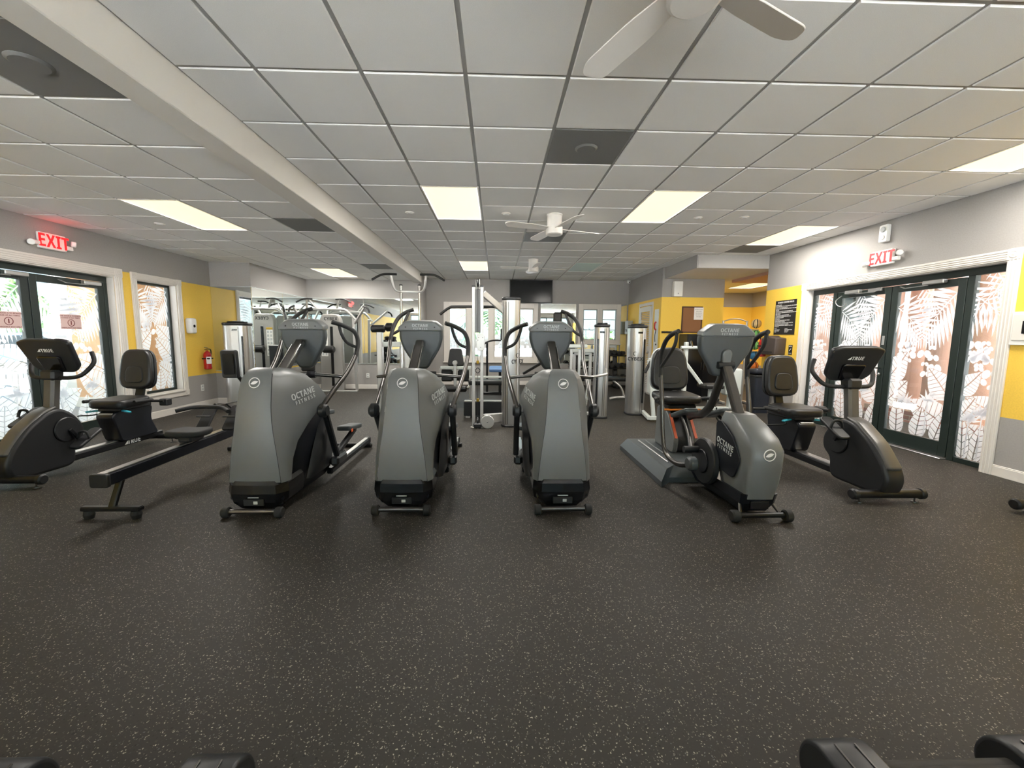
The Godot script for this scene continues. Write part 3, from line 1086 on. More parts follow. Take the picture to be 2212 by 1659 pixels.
func film(parent: Node3D, w: float, h: float, xf: Transform3D, seed_: int) -> void:
	# pane spans 0..w, 0..h in the xy plane of xf; leaves in front are set first and the later ones are cut round them
	var r := RandomNumberGenerator.new()
	r.seed = seed_
	var pane := PackedVector2Array([Vector2(0.004, 0.004), Vector2(w - 0.004, 0.004), Vector2(w - 0.004, h - 0.004), Vector2(0.004, h - 0.004)])
	var shapes := []
	var s := clampf(w / 0.75, 0.6, 1.0)
	shapes.append(["frosted_bloom", bird_shape(Vector2(w * r.randf_range(0.6, 0.8), 0.02), h * 0.24)])
	shapes.append(["frosted_bloom", bird_shape(Vector2(w * r.randf_range(0.15, 0.35), 0.02), h * 0.20)])
	shapes.append(["frosted_leaf", leaf_shape(Vector2(w * 0.22, -0.06), 1.62, h * 0.27, 0.17 * s + 0.02, 7, 0.03)])
	shapes.append(["frosted_leaf", leaf_shape(Vector2(w * 0.58, -0.05), 1.5, h * 0.23, 0.19 * s + 0.02, 7, -0.03)])
	shapes.append(["frosted_leaf", leaf_shape(Vector2(w * 0.88, -0.05), 1.35, h * 0.26, 0.16 * s + 0.02, 7, -0.02)])
	var y := h * 0.10
	var k := 0
	while y < h * (0.40 if seed_ == 5 or seed_ == 3 else 0.52):
		var from_left := (k + seed_) % 2 == 0
		var base := Vector2(-0.06 if from_left else w + 0.06, y)
		var a := r.randf_range(0.35, 0.95)
		shapes.append(["frosted_leaf", leaf_shape(base, a if from_left else PI - a, r.randf_range(0.62, 0.82) * maxf(w, 0.5), r.randf_range(0.26, 0.34) * s + 0.04, 9, r.randf_range(-0.12, 0.12))])
		y += h * 0.085
		k += 1
	shapes.append(["frosted_sprig", spray_shape(Vector2(w * 0.72, h * 0.40), 1.75, h * 0.24)])
	shapes.append(["frosted_sprig", spray_shape(Vector2(w * 0.22, h * 0.52), 1.4, h * 0.14)])
	shapes.append(["frosted_palm_frond", frond_shape(Vector2(w * 1.02, h * 0.97), PI + 0.75, h * 0.34, 12, 0.25, 0.40 * s + 0.05)])
	shapes.append(["frosted_palm_frond", frond_shape(Vector2(-0.03, h * 0.9), -0.55, h * 0.30, 11, -0.3, 0.36 * s + 0.05)])
	shapes.append(["frosted_palm_frond", frond_shape(Vector2(w * 0.45, h * 1.04), -1.0, h * 0.2, 8, -0.1, 0.25 * s + 0.03)])
	var placed := []
	for sh in shapes:
		var st := new_st()
		var any := false
		for seg in sh[1].segs:
			var bits: Array = Array(Geometry2D.intersect_polygons(seg, pane), TYPE_NIL, "", null)
			for o in placed:
				var rest := []
				for b in bits:
					for c in Geometry2D.clip_polygons(b, o):
						if not Geometry2D.is_polygon_clockwise(c):
							rest.append(c)
				bits = rest
			for b in bits:
				var idx := Geometry2D.triangulate_polygon(b)
				for t in range(0, idx.size(), 3):
					any = true
					face_to(st, xf * Vector3(b[idx[t]].x, b[idx[t]].y, 0), xf * Vector3(b[idx[t + 1]].x, b[idx[t + 1]].y, 0), xf * Vector3(b[idx[t + 2]].x, b[idx[t + 2]].y, 0), xf.basis.z)
		if sh[1].outline.size():
			placed.append(sh[1].outline)
		if any:
			obj(sh[0], st, "film", parent)

# ------------------------------------------------------------------ doors, windows, casings
func vbox(st: SurfaceTool, x: float, y0: float, y1: float, z0: float, z1: float, t := 0.045, bevel := 0.003) -> void:
	add_box(st, Vector3(x, (y0 + y1) / 2, (z0 + z1) / 2), Vector3(t, y1 - y0, absf(z1 - z0)), bevel)

func glazed(parent: Node3D, x: float, sgn: float, z0: float, z1: float, y0: float, y1: float, seed_: int) -> void:
	# pane between z0 and z1 (z0 > z1) facing the room, with its film on the room side
	var st := new_st()
	add_box(st, Vector3(x, (y0 + y1) / 2, (z0 + z1) / 2), Vector3(0.006, y1 - y0, absf(z0 - z1)))
	obj("pane", st, "glass", parent)
	var w := absf(z0 - z1)
	# xy plane seen from the room: x runs to the right as seen from inside
	var xf: Transform3D
	if sgn > 0:   # left wall: room is at +x, right is -z ... seen from inside
		xf = Transform3D(Basis(Vector3(0, 0, -1), Vector3.UP, Vector3(1, 0, 0)), Vector3(x + 0.0045, y0, z0))
	else:
		xf = Transform3D(Basis(Vector3(0, 0, 1), Vector3.UP, Vector3(-1, 0, 0)), Vector3(x - 0.0045, y0, z1))
	film(parent, w, y1 - y0, xf, seed_)

func casing(called: String, x: float, sgn: float, z0: float, z1: float, y0: float, y1: float, width: float, sill: bool, depth: float) -> void:
	# fluted white casing round an opening: z0 > z1; corner blocks with rosettes; the jamb lines the wall's thickness
	var o := group_node(called)
	var t := 0.022
	var st := new_st()
	for zz in [z0 + width / 2, z1 - width / 2]:
		add_box(st, Vector3(x + sgn * t / 2, (y0 + y1) / 2, zz), Vector3(t, y1 - y0, width), 0.003)
		for k in 3:
			add_box(st, Vector3(x + sgn * (t + 0.002), (y0 + y1) / 2, zz + (k - 1) * width * 0.28), Vector3(0.008, y1 - y0, width * 0.12), 0.003)
	obj("side_casing", st, "white_trim", o)
	st = new_st()
	add_box(st, Vector3(x + sgn * t / 2, y1 + width / 2, (z0 + z1) / 2), Vector3(t, width, z0 - z1), 0.003)
	for k in 4:
		add_box(st, Vector3(x + sgn * (t + 0.002), y1 + width * (0.18 + 0.21 * k), (z0 + z1) / 2), Vector3(0.008, width * 0.1, z0 - z1), 0.003)
	obj("head_casing", st, "white_trim", o)
	for zz in [z0 + width / 2, z1 - width / 2]:
		for yy in ([y1 + width / 2, y0 - width / 2] if sill else [y1 + width / 2]):
			var bl := box("corner_block", Vector3(x + sgn * t * 0.65, yy, zz), Vector3(t * 1.3, width * 1.05, width * 1.05), "white_trim", o, 0.003)
			lathe("rosette", [Vector2(width * 0.36, 0), Vector2(width * 0.36, 0.004), Vector2(width * 0.28, 0.007), Vector2(width * 0.22, 0.002), Vector2(width * 0.14, 0.002), Vector2(width * 0.08, 0.007), Vector2(0, 0.008)], "white_trim", bl, Vector3(x + sgn * t * 1.3, yy, zz), Basis(Vector3(0, 0, 1), Vector3(sgn, 0, 0), Vector3(0, 1, 0)), 20)
	if sill:
		st = new_st()
		add_box(st, Vector3(x + sgn * t / 2, y0 - width / 2, (z0 + z1) / 2), Vector3(t, width, z0 - z1), 0.003)
		add_box(st, Vector3(x + sgn * 0.02, y0 - 0.008, (z0 + z1) / 2), Vector3(0.05, 0.02, z0 - z1 + 0.01), 0.004)
		obj("sill", st, "white_trim", o)
	st = new_st()
	for zz in [z0 - 0.006, z1 + 0.006]:
		add_box(st, Vector3(x - sgn * depth / 2, (y0 + y1) / 2, zz), Vector3(depth, y1 - y0, 0.012), 0.0)
	add_box(st, Vector3(x - sgn * depth / 2, y1 - 0.006, (z0 + z1) / 2), Vector3(depth, 0.012, z0 - z1 - 0.024), 0.0)
	if sill:
		add_box(st, Vector3(x - sgn * depth / 2, y0 + 0.006, (z0 + z1) / 2), Vector3(depth, 0.012, z0 - z1 - 0.024), 0.0)
	obj("jamb_lining", st, "white_trim", o)

func door_closer(parent: Node3D, x: float, sgn: float, z: float, y: float, flip: float) -> void:
	var st := new_st()
	add_box(st, Vector3(x + sgn * 0.03, y, z), Vector3(0.06, 0.05, 0.24), 0.008)
	var c := obj("door_closer", st, "alu", parent)
	st = new_st()
	add_bar(st, Vector3(x + sgn * 0.045, y - 0.03, z + flip * 0.06), Vector3(x + sgn * 0.035, y - 0.035, z + flip * 0.34), 0.02, 0.008, 0.002)
	add_bar(st, Vector3(x + sgn * 0.035, y - 0.035, z + flip * 0.34), Vector3(x + sgn * 0.02, y - 0.005, z + flip * 0.42), 0.018, 0.008, 0.002)
	obj("closer_arm", st, "alu", c)

func build_openings() -> void:
	# ---- right: pair of glazed doors with a side light on each hand
	casing("trim_2", XR, -1.0, -4.014, -6.651, 0.0, 2.15, 0.105, false, 0.2)
	var d := group_node("door_1")
	var x := 5.18
	var st := new_st()
	vbox(st, x, 2.06, 2.14, -4.03, -6.635, 0.06)
	for p in [[-4.03, -4.075], [-4.36, -4.43], [-6.165, -6.235], [-6.59, -6.635]]:
		vbox(st, x, 0.0, 2.06, p[0], p[1], 0.06)
	vbox(st, x, 0.0, 0.06, -4.075, -4.36, 0.05)
	vbox(st, x, 0.0, 0.06, -6.235, -6.59, 0.05)
	obj("frame", st, "green_frame", d)
	st = new_st()
	vbox(st, x - 0.02, 0.0, 0.014, -4.43, -6.165, 0.16, 0.004)
	obj("threshold", st, "alu", d)
	glazed(d, x, -1.0, -4.075, -4.36, 0.06, 2.06, 3)
	glazed(d, x, -1.0, -6.235, -6.59, 0.06, 2.06, 4)
	for L in [[-4.44, -5.292, 5], [-5.303, -6.155, 8]]:
		st = new_st()
		vbox(st, x - 0.005, 0.018, 2.05, L[0], L[0] - 0.085)
		vbox(st, x - 0.005, 0.018, 2.05, L[1] + 0.085, L[1])
		vbox(st, x - 0.005, 1.965, 2.05, L[0] - 0.085, L[1] + 0.085)
		vbox(st, x - 0.005, 0.018, 0.19, L[0] - 0.085, L[1] + 0.085)
		obj("door_leaf_frame", st, "green_frame", d)
		glazed(d, x - 0.005, -1.0, L[0] - 0.085, L[1] + 0.085, 0.19, 1.965, L[2])
	door_closer(d, x - 0.03, -1.0, -4.75, 2.035, -1.0)
	door_closer(d, x - 0.03, -1.0, -5.85, 2.035, 1.0)
	box("door_contact", Vector3(x - 0.045, 2.03, -5.52), Vector3(0.03, 0.045, 0.2), "alu", d, 0.004)
	tube("pull_handle", [Vector3(x - 0.03, 1.22, -5.345), Vector3(x - 0.11, 1.22, -5.345), Vector3(x - 0.12, 1.21, -5.345), Vector3(x - 0.12, 0.99, -5.345), Vector3(x - 0.11, 0.98, -5.345), Vector3(x - 0.03, 0.98, -5.345)], 0.012, "chrome", d, 10, false)
	box("lock_plate", Vector3(x - 0.03, 1.35, -5.345), Vector3(0.01, 0.12, 0.035), "alu", d, 0.003)
	disc("lock_cylinder", Vector3(x - 0.03, 0.9, -5.345), Vector3(x - 0.05, 0.9, -5.345), 0.016, "alu", d)
	tube("loop_cable", [Vector3(x - 0.05, 2.0, -6.05), Vector3(x - 0.08, 1.93, -6.12), Vector3(x - 0.08, 1.86, -6.08), Vector3(x - 0.07, 1.84, -6.0), Vector3(x - 0.05, 1.88, -5.96)], 0.006, "alu", d, 6)
	# ---- left: pair of glazed doors
	casing("trim_3", XL, 1.0, -4.10, -6.11, 0.0, 2.16, 0.115, false, 0.2)
	d = group_node("door_2")
	x = -5.58
	st = new_st()
	vbox(st, x, 2.07, 2.145, -4.115, -6.095, 0.06)
	vbox(st, x, 0.0, 2.07, -4.115, -4.165, 0.06)
	vbox(st, x, 0.0, 2.07, -6.045, -6.095, 0.06)
	obj("frame", st, "green_frame", d)
	st = new_st()
	vbox(st, x + 0.02, 0.0, 0.014, -4.165, -6.045, 0.16, 0.004)
	obj("threshold", st, "alu", d)
	for L in [[-4.17, -5.1, 21], [-5.11, -6.04, 24]]:
		st = new_st()
		vbox(st, x + 0.005, 0.018, 2.06, L[0], L[0] - 0.085)
		vbox(st, x + 0.005, 0.018, 2.06, L[1] + 0.085, L[1])
		vbox(st, x + 0.005, 1.97, 2.06, L[0] - 0.085, L[1] + 0.085)
		vbox(st, x + 0.005, 0.018, 0.16, L[0] - 0.085, L[1] + 0.085)
		obj("door_leaf_frame", st, "green_frame", d)
		glazed(d, x + 0.005, 1.0, L[0] - 0.085, L[1] + 0.085, 0.16, 1.97, L[2])
	door_closer(d, x + 0.03, 1.0, -5.84, 2.03, 1.0)
	door_closer(d, x + 0.03, 1.0, -4.95, 2.03, 1.0)
	# notices taped to the glass
	for n in [[-5.56, "notice taped to the exit door glass beside the centre stiles, next to the peach wing"], [-4.87, "notice taped to the exit door glass above the console of the bike"]]:
		var o := thing("door_notice", n[1], "notice", Vector3(x + 0.016, 1.5, n[0]))
		st = new_st()
		add_box(st, Vector3.ZERO, Vector3(0.002, 0.19, 0.26))
		obj("sheet", st, "notice_pink", o)
		text("lettering", "THIS DOOR IS TO REMAIN", 0.016, "notice_ink", o, face_x(Vector3(0.0015, 0.075, 0), 1.0), 0.0006)
		text("lettering", "CLOSED AT ALL TIMES", 0.016, "notice_ink", o, face_x(Vector3(0.0015, 0.05, 0), 1.0), 0.0006)
		text("lettering", "EMERGENCY EXIT ONLY", 0.016, "notice_ink", o, face_x(Vector3(0.0015, -0.08, 0), 1.0), 0.0006)
		var ring := new_st()
		var path := PackedVector3Array()
		for k in 25:
			path.append(Vector3(0.0015, -0.015 + 0.042 * sin(TAU * k / 24), 0.042 * cos(TAU * k / 24)))
		add_tube(ring, path, 0.004, 5)
		add_bar(ring, Vector3(0.0015, -0.04, 0), Vector3(0.0015, 0.012, 0), 0.003, 0.012, 0.0)
		obj("symbol", ring, "notice_ink", o)
	# ---- left: narrow window
	casing("trim_4", XL, 1.0, -6.47, -7.25, 0.38, 2.17, 0.095, true, 0.2)
	d = group_node("window_1")
	x = -5.59
	st = new_st()
	vbox(st, x, 0.38, 2.17, -6.483, -6.525, 0.06)
	vbox(st, x, 0.38, 2.17, -7.195, -7.237, 0.06)
	vbox(st, x, 2.12, 2.158, -6.525, -7.195, 0.06)
	vbox(st, x, 0.392, 0.43, -6.525, -7.195, 0.06)
	obj("window_frame", st, "green_frame", d)
	glazed(d, x, 1.0, -6.525, -7.195, 0.43, 2.12, 33)
	# ---- back: four casements
	d = group_node("window_2")
	back_window(d, -1.46, 1.14, 0.62, 2.28, [[-1.32, -0.83], [-0.70, -0.21], [-0.08, 0.40], [0.53, 1.02]], 0.76, 2.12, 0)
	# ---- front: unseen wide glazing, added to let daylight in from behind the camera
	d = group_node("window_4")
	st = new_st()
	for k in 8:
		add_box(st, Vector3(XL + 0.2 + 10.0 / 7.0 * k, 1.36, ZN + 0.1), Vector3(0.06, 2.48, 0.1), 0.004)
	for y in [0.15, 2.57]:
		add_box(st, Vector3(XL + 5.2, y, ZN + 0.1), Vector3(9.94, 0.06, 0.09), 0.004)
	obj("window_frame", st, "green_frame", d)
	for k in 7:
		st = new_st()
		add_box(st, Vector3(XL + 0.2 + 10.0 / 7.0 * (k + 0.5), 1.36, ZN + 0.1), Vector3(1.37, 2.36, 0.006))
		obj("pane", st, "glass", d)
	d = group_node("window_3")
	back_window(d, 2.26, 3.44, 1.15, 2.26, [[2.39, 2.80], [2.92, 3.33]], 1.27, 2.12, 2)

func back_window(d: Node3D, x0: float, x1: float, y0: float, y1: float, panes: Array, py0: float, py1: float, muntins: int) -> void:
	var z := ZBR + 0.012
	var st := new_st()
	var xs := [x0]
	for p in panes:
		xs.append(p[0])
		xs.append(p[1])
	xs.append(x1)
	for i in range(0, xs.size(), 2):
		add_box(st, Vector3((xs[i] + xs[i + 1]) / 2, (y0 + y1) / 2, z - 0.04), Vector3(xs[i + 1] - xs[i], y1 - y0, 0.12), 0.004)
	for p in panes:
		add_box(st, Vector3((p[0] + p[1]) / 2, (py1 + y1) / 2, z - 0.04), Vector3(p[1] - p[0], y1 - py1, 0.12), 0.004)
		add_box(st, Vector3((p[0] + p[1]) / 2, (y0 + py0) / 2, z - 0.04), Vector3(p[1] - p[0], py0 - y0, 0.12), 0.004)
	obj("window_frame", st, "white_trim", d)
	st = new_st()
	add_box(st, Vector3((x0 + x1) / 2, y0 + 0.01, z + 0.03), Vector3(x1 - x0 + 0.04, 0.03, 0.06), 0.005)
	obj("sill", st, "white_trim", d)
	var k := 40
	for p in panes:
		var w: float = p[1] - p[0]
		st = new_st()
		for s in [p[0] + 0.016, p[1] - 0.016]:
			add_box(st, Vector3(s, (py0 + py1) / 2, z - 0.05), Vector3(0.032, py1 - py0, 0.05), 0.004)
		for s in [py0 + 0.016, py1 - 0.016]:
			add_box(st, Vector3((p[0] + p[1]) / 2, s, z - 0.05), Vector3(w - 0.064, 0.032, 0.05), 0.004)
		for m in muntins:
			add_box(st, Vector3((p[0] + p[1]) / 2, py0 + (py1 - py0) * (m + 1) / (muntins + 1), z - 0.055), Vector3(w - 0.064, 0.02, 0.03), 0.002)
		obj("sash", st, "white_trim" if muntins == 0 else "print_grey", d)
		st = new_st()
		add_box(st, Vector3((p[0] + p[1]) / 2, (py0 + py1) / 2, z - 0.06), Vector3(w - 0.06, py1 - py0 - 0.06, 0.006))
		obj("pane", st, "glass", d)
		film_low(d, w - 0.064, py1 - py0 - 0.064, Transform3D(Basis(), Vector3(p[0] + 0.032, py0 + 0.032, z - 0.055)), k)
		k += 1
		box("crank_handle", Vector3((p[0] + p[1]) / 2, py0 + 0.01, z - 0.01), Vector3(0.09, 0.02, 0.03), "white_trim", d, 0.004)

func film_low(parent: Node3D, w: float, h: float, xf: Transform3D, seed_: int) -> void:
	# sparse frosted plants on the lower half only
	var r := RandomNumberGenerator.new()
	r.seed = seed_
	var pane := PackedVector2Array([Vector2.ZERO, Vector2(w, 0), Vector2(w, h), Vector2(0, h)])
	for k in 4:
		var sh := leaf_shape(Vector2(w * (0.1 + 0.27 * k), -0.03), 1.57 + r.randf_range(-0.35, 0.35), h * r.randf_range(0.3, 0.5), 0.12, 6, r.randf_range(-0.1, 0.1))
		if k == 2:
			sh = spray_shape(Vector2(w * 0.5, h * 0.3), 1.5, h * 0.35)
		var st := new_st()
		var any := false
		for seg in sh.segs:
			for b in Geometry2D.intersect_polygons(seg, pane):
				var idx := Geometry2D.triangulate_polygon(b)
				for t in range(0, idx.size(), 3):
					any = true
					face_to(st, xf * Vector3(b[idx[t]].x, b[idx[t]].y, 0.0004 * k), xf * Vector3(b[idx[t + 1]].x, b[idx[t + 1]].y, 0.0004 * k), xf * Vector3(b[idx[t + 2]].x, b[idx[t + 2]].y, 0.0004 * k), xf.basis.z)
		if any:
			obj("frosted_leaf", st, "film", parent)

# ------------------------------------------------------------------ cardio machines
func emblem(parent: Node3D, xf: Transform3D, r: float) -> void:
	var st := new_st()
	var path := PackedVector3Array()
	for k in 33:
		path.append(xf * Vector3(r * cos(TAU * k / 32), r * sin(TAU * k / 32), 0.0))
	add_tube(st, path, r * 0.09, 6)
	var e := obj("emblem_ring", st, "print_white", parent)
	st = new_st()
	var leaf := PackedVector2Array()
	for k in 12:
		var t := k / 11.0
		leaf.append(Vector2(-0.78 + 1.56 * t, 0.34 * sin(PI * t)).rotated(0.35) * r)
	for k in range(10, 0, -1):
		var t := k / 11.0
		leaf.append(Vector2(-0.78 + 1.56 * t, -0.30 * sin(PI * t)).rotated(0.35) * r)
	add_slab(st, leaf, 0.002, 0.0, 1, xf)
	obj("emblem_leaf", st, "print_white", e)

func octo_logo(parent: Node3D, xf: Transform3D, s: float, m := "print_grey") -> void:
	text("lettering", "OCTANE", s, m, parent, xf, 0.0016)
	text("lettering", "F I T N E S S", s * 0.62, m, parent, xf * Transform3D(Basis(), Vector3(s * 0.1, -s * 1.05, 0)), 0.0016)

func ring8(hf: float, zf: float, hr: float, zr: float, y: float) -> PackedVector3Array:
	return PackedVector3Array([Vector3(-hr, y, zr + 0.03), Vector3(-hr * 0.86, y, zr), Vector3(hr * 0.86, y, zr), Vector3(hr, y, zr + 0.03), Vector3(lerpf(hr, hf, 0.75), y, lerpf(zr, zf, 0.62)), Vector3(hf, y, zf - 0.02), Vector3(hf * 0.8, y, zf), Vector3(-hf * 0.8, y, zf), Vector3(-hf, y, zf - 0.02), Vector3(-lerpf(hr, hf, 0.75), y, lerpf(zr, zf, 0.62))])

func elliptical(at: Vector3, label: String, swap: bool) -> void:
	var o := thing("elliptical_trainer", label, "elliptical", at, 0.0, "elliptical trainers in a row")
	# grey shroud: front panel and two flared wings
	var sec := [[1.105, -0.20, 0.06, 0.075, -0.28], [1.088, -0.145, 0.092, 0.13, -0.36], [1.03, -0.092, 0.112, 0.20, -0.47], [0.93, -0.058, 0.12, 0.262, -0.56], [0.83, -0.034, 0.125, 0.297, -0.625], [0.78, -0.024, 0.129, 0.298, -0.61], [0.71, -0.013, 0.135, 0.277, -0.47], [0.62, -0.006, 0.145, 0.25, -0.34], [0.52, 0.0, 0.16, 0.228, -0.22], [0.40, 0.004, 0.175, 0.22, -0.15], [0.25, 0.006, 0.19, 0.215, -0.12]]
	var rows := []
	for s in sec:
		var r := PackedVector3Array()
		for k in 9:
			var u := -1.0 + k * 0.25
			r.append(Vector3(s[2] * u, s[0], s[1] - 0.012 * u * u))
		rows.append(r)
	var st := new_st(0)
	add_loft(st, rows, false, false)
	obj("front_panel", st, "grey_shroud", o)
	for sg in [-1.0, 1.0]:
		rows = []
		for s in sec:
			var r := PackedVector3Array()
			for k in 7:
				var u := k / 6.0
				var bulge := 0.022 * sin(PI * u)
				r.append(Vector3(sg * (lerpf(s[2] + 0.003, s[3], u) + bulge), s[0] - 0.004, lerpf(s[1] - 0.014, s[4], u)))
			rows.append(r)
		st = new_st(0)
		add_loft(st, rows, false, false)
		obj("side_panel", st, "grey_shroud", o)
	# dark body inside
	rows = []
	for s in [[0.06, 0.17, -0.03, 0.2, -0.80], [0.12, 0.2, 0.0, 0.225, -0.86], [0.25, 0.19, -0.02, 0.25, -0.865], [0.45, 0.165, -0.02, 0.262, -0.84], [0.65, 0.14, -0.035, 0.27, -0.76], [0.78, 0.115, -0.06, 0.268, -0.655], [0.93, 0.105, -0.09, 0.225, -0.55], [1.06, 0.085, -0.16, 0.13, -0.42]]:
		rows.append(ring8(s[1], s[2], s[3], s[4], s[0]))
	st = new_st(0)
	add_loft(st, rows)
	obj("body", st, "navy_black", o)
	for sg in [-1.0, 1.0]:
		# smooth scooped fairing low on the flank
		rows = []
		for k in 6:
			var t := k / 5.0
			var y := lerpf(0.16, 0.66, t)
			var z0 := lerpf(-0.34, -0.66, t)
			rows.append(PackedVector3Array([Vector3(sg * 0.225, y, z0), Vector3(sg * (0.262 + 0.012 * t), y, z0 - 0.03), Vector3(sg * (0.268 + 0.016 * t), y, lerpf(z0, -0.8, 0.5)), Vector3(sg * (0.262 + 0.015 * t), y, -0.80 + 0.1 * t), Vector3(sg * 0.23, y, -0.82 + 0.1 * t)]))
		st = new_st(0)
		add_loft(st, rows, false, false)
		obj("flank_fairing", st, "black_plastic", o)
	# glossy toe cover
	rows = []
	for s in [[0.045, 0.16, -0.01], [0.10, 0.215, 0.022], [0.17, 0.228, 0.03], [0.235, 0.222, 0.022], [0.262, 0.2, 0.008]]:
		rows.append(PackedVector3Array([Vector3(-s[1], s[0], -0.3), Vector3(-s[1], s[0], s[2] - 0.08), Vector3(-s[1] * 0.72, s[0], s[2] - 0.006), Vector3(0, s[0], s[2]), Vector3(s[1] * 0.72, s[0], s[2] - 0.006), Vector3(s[1], s[0], s[2] - 0.08), Vector3(s[1], s[0], -0.3)]))
	st = new_st()
	add_loft(st, rows, true, true, -1)
	obj("toe_cover", st, "black_gloss", o)
	st = new_st()
	add_box(st, Vector3(0, 0.105, 0.024), Vector3(0.15, 0.05, 0.012), 0.003)
	var pp := obj("power_panel", st, "black_plastic", o)
	box("power_socket", Vector3(0.015, 0.105, 0.031), Vector3(0.03, 0.022, 0.004), "print_grey", pp, 0.001)
	box("power_label", Vector3(0.0, 0.145, 0.03), Vector3(0.08, 0.006, 0.003), "print_grey", pp, 0.0)
	tube("front_bar", [Vector3(-0.19, 0.045, 0.045), Vector3(0.19, 0.045, 0.045)], 0.019, "steel_dark", o, 12, false)
	for sg in [-1.0, 1.0]:
		disc("transport_wheel", Vector3(sg * 0.168, 0.04, 0.045), Vector3(sg * 0.222, 0.04, 0.045), 0.04, "black_rubber", o, 0.008)
	emblem(o, Transform3D(Basis(Vector3.RIGHT, -0.30), Vector3(0, 1.0, -0.072)), 0.038)
	for sg in [-1.0, 1.0]:
		var n := Vector3(sg * 0.955, 0.16, 0.27).normalized()
		var right := Vector3.UP.cross(n).normalized()
		var b := Basis(right, n.cross(right), n).rotated(n, sg * 0.16)
		octo_logo(o, Transform3D(b, Vector3(sg * 0.238, 0.885, -0.33)), 0.05)
	# mast and console
	st = new_st()
	add_bar(st, Vector3(0, 0.95, -0.36), Vector3(0, 1.3, -0.83), 0.075, 0.06, 0.01)
	var mast := obj("mast", st, "steel_dark", o)
	st = new_st()
	for sg in [-1.0, 1.0]:
		add_bar(st, Vector3(sg * 0.039, 0.96, -0.33), Vector3(sg * 0.039, 1.27, -0.75), 0.006, 0.02, 0.002)
	obj("mast_edge", st, "chrome", mast)
	var cx := Transform3D(Basis(Vector3.RIGHT, 0.12), Vector3(0, 0, -0.86))
	var outline := round_poly([Vector2(-0.13, 1.50), Vector2(0.13, 1.50), Vector2(0.2, 1.45), Vector2(0.205, 1.35), Vector2(0.175, 1.25), Vector2(0.055, 1.05), Vector2(-0.055, 1.05), Vector2(-0.175, 1.25), Vector2(-0.205, 1.35), Vector2(-0.2, 1.45)], 0.03)
	var pts := PackedVector2Array()
	for p in outline:
		pts.append(p - Vector2(0, 1.28))
	cx.origin = Vector3(0, 1.28, -0.97)
	var con := slab("console", pts, 0.10, "grey_shroud_dark", o, cx, 0.025, 3)
	slab("console_cap", round_poly([Vector2(-0.135, 0.232), Vector2(0.135, 0.232), Vector2(0.21, 0.172), Vector2(0.208, 0.135), Vector2(-0.208, 0.135), Vector2(-0.21, 0.172)], 0.03), 0.125, "grey_shroud", con, cx * Transform3D(Basis(), Vector3(0, 0, -0.012)), 0.016, 3)
	octo_logo(con, cx * Transform3D(Basis(), Vector3(0, 0.19, 0.114)), 0.028)
	for sg in [-1.0, 1.0]:
		disc("screw", cx * Vector3(sg * 0.135, 0.175, 0.112), cx * Vector3(sg * 0.135, 0.175, 0.118), 0.006, "black_plastic", con, 0.001, 10)
	slab("screen", round_rect(0.3, 0.2, 0.02), 0.004, "screen_black", con, cx * Transform3D(Basis(), Vector3(0, 0.03, -0.006)), 0.001)
	# swinging arms: one forward and low, one back and high
	var low := [Vector3(0.335, 0.74, -0.42), Vector3(0.37, 0.85, -0.56), Vector3(0.41, 1.0, -0.82), Vector3(0.432, 1.15, -1.02), Vector3(0.432, 1.28, -1.11), Vector3(0.395, 1.39, -1.13), Vector3(0.31, 1.45, -1.08), Vector3(0.215, 1.485, -1.02)]
	var low2 := [Vector3(0.27, 1.46, -1.06), Vector3(0.295, 1.37, -1.05), Vector3(0.34, 1.285, -1.07), Vector3(0.428, 1.24, -1.085)]
	var high := [Vector3(0.335, 0.74, -0.50), Vector3(0.36, 0.9, -0.82), Vector3(0.37, 1.1, -1.08), Vector3(0.39, 1.30, -1.26), Vector3(0.385, 1.44, -1.38), Vector3(0.35, 1.55, -1.48), Vector3(0.28, 1.615, -1.54), Vector3(0.20, 1.645, -1.56)]
	var high2 := [Vector3(0.25, 1.625, -1.55), Vector3(0.27, 1.54, -1.48), Vector3(0.31, 1.43, -1.39), Vector3(0.388, 1.37, -1.32)]
	for k in 2:
		var sg := 1.0 if (k == 0) != swap else -1.0
		var a: Array = low if k == 0 else high
		var b: Array = low2 if k == 0 else high2
		var pa := []
		var pb := []
		for p in a:
			pa.append(Vector3(p.x * sg, p.y, p.z))
		for p in b:
			pb.append(Vector3(p.x * sg, p.y, p.z))
		var arm := tube("swing_arm", pa.slice(0, 4), 0.026, "steel_dark", o, 10, true, 0.75, Vector3(sg, 0, 0))
		tube("hand_grip", pa.slice(3), 0.021, "black_rubber", arm, 10)
		tube("grip_brace", pb, 0.015, "black_rubber", arm, 8)
		tube("drive_link", [Vector3(sg * 0.09, 1.0, -0.74), Vector3(sg * 0.16, 1.0, -0.75)], 0.034, "black_plastic", arm, 12, false)
		tube("link_rod", [Vector3(sg * 0.15, 1.0, -0.75), Vector3(sg * 0.40, 0.975, -0.80)], 0.016, "steel_dark", arm, 10, false)
		disc("arm_pivot", Vector3(sg * 0.30, 0.72, -0.46), Vector3(sg * 0.375, 0.72, -0.46), 0.062, "black_plastic", arm, 0.02)
		# pedal linkage
		var dz := -0.05 if k == 0 else -0.3
		bar("pedal_link", Vector3(sg * 0.335, 0.70, -0.50), Vector3(sg * 0.33, 0.24, -0.72 + dz * 0.4), 0.05, 0.05, "black_plastic", o, 0.012)
		bar("link_foot", Vector3(sg * 0.31, 0.19, -0.70 + dz * 0.4), Vector3(sg * 0.27, 0.15, -1.02 + dz * 0.6), 0.08, 0.09, "black_plastic", o, 0.02)
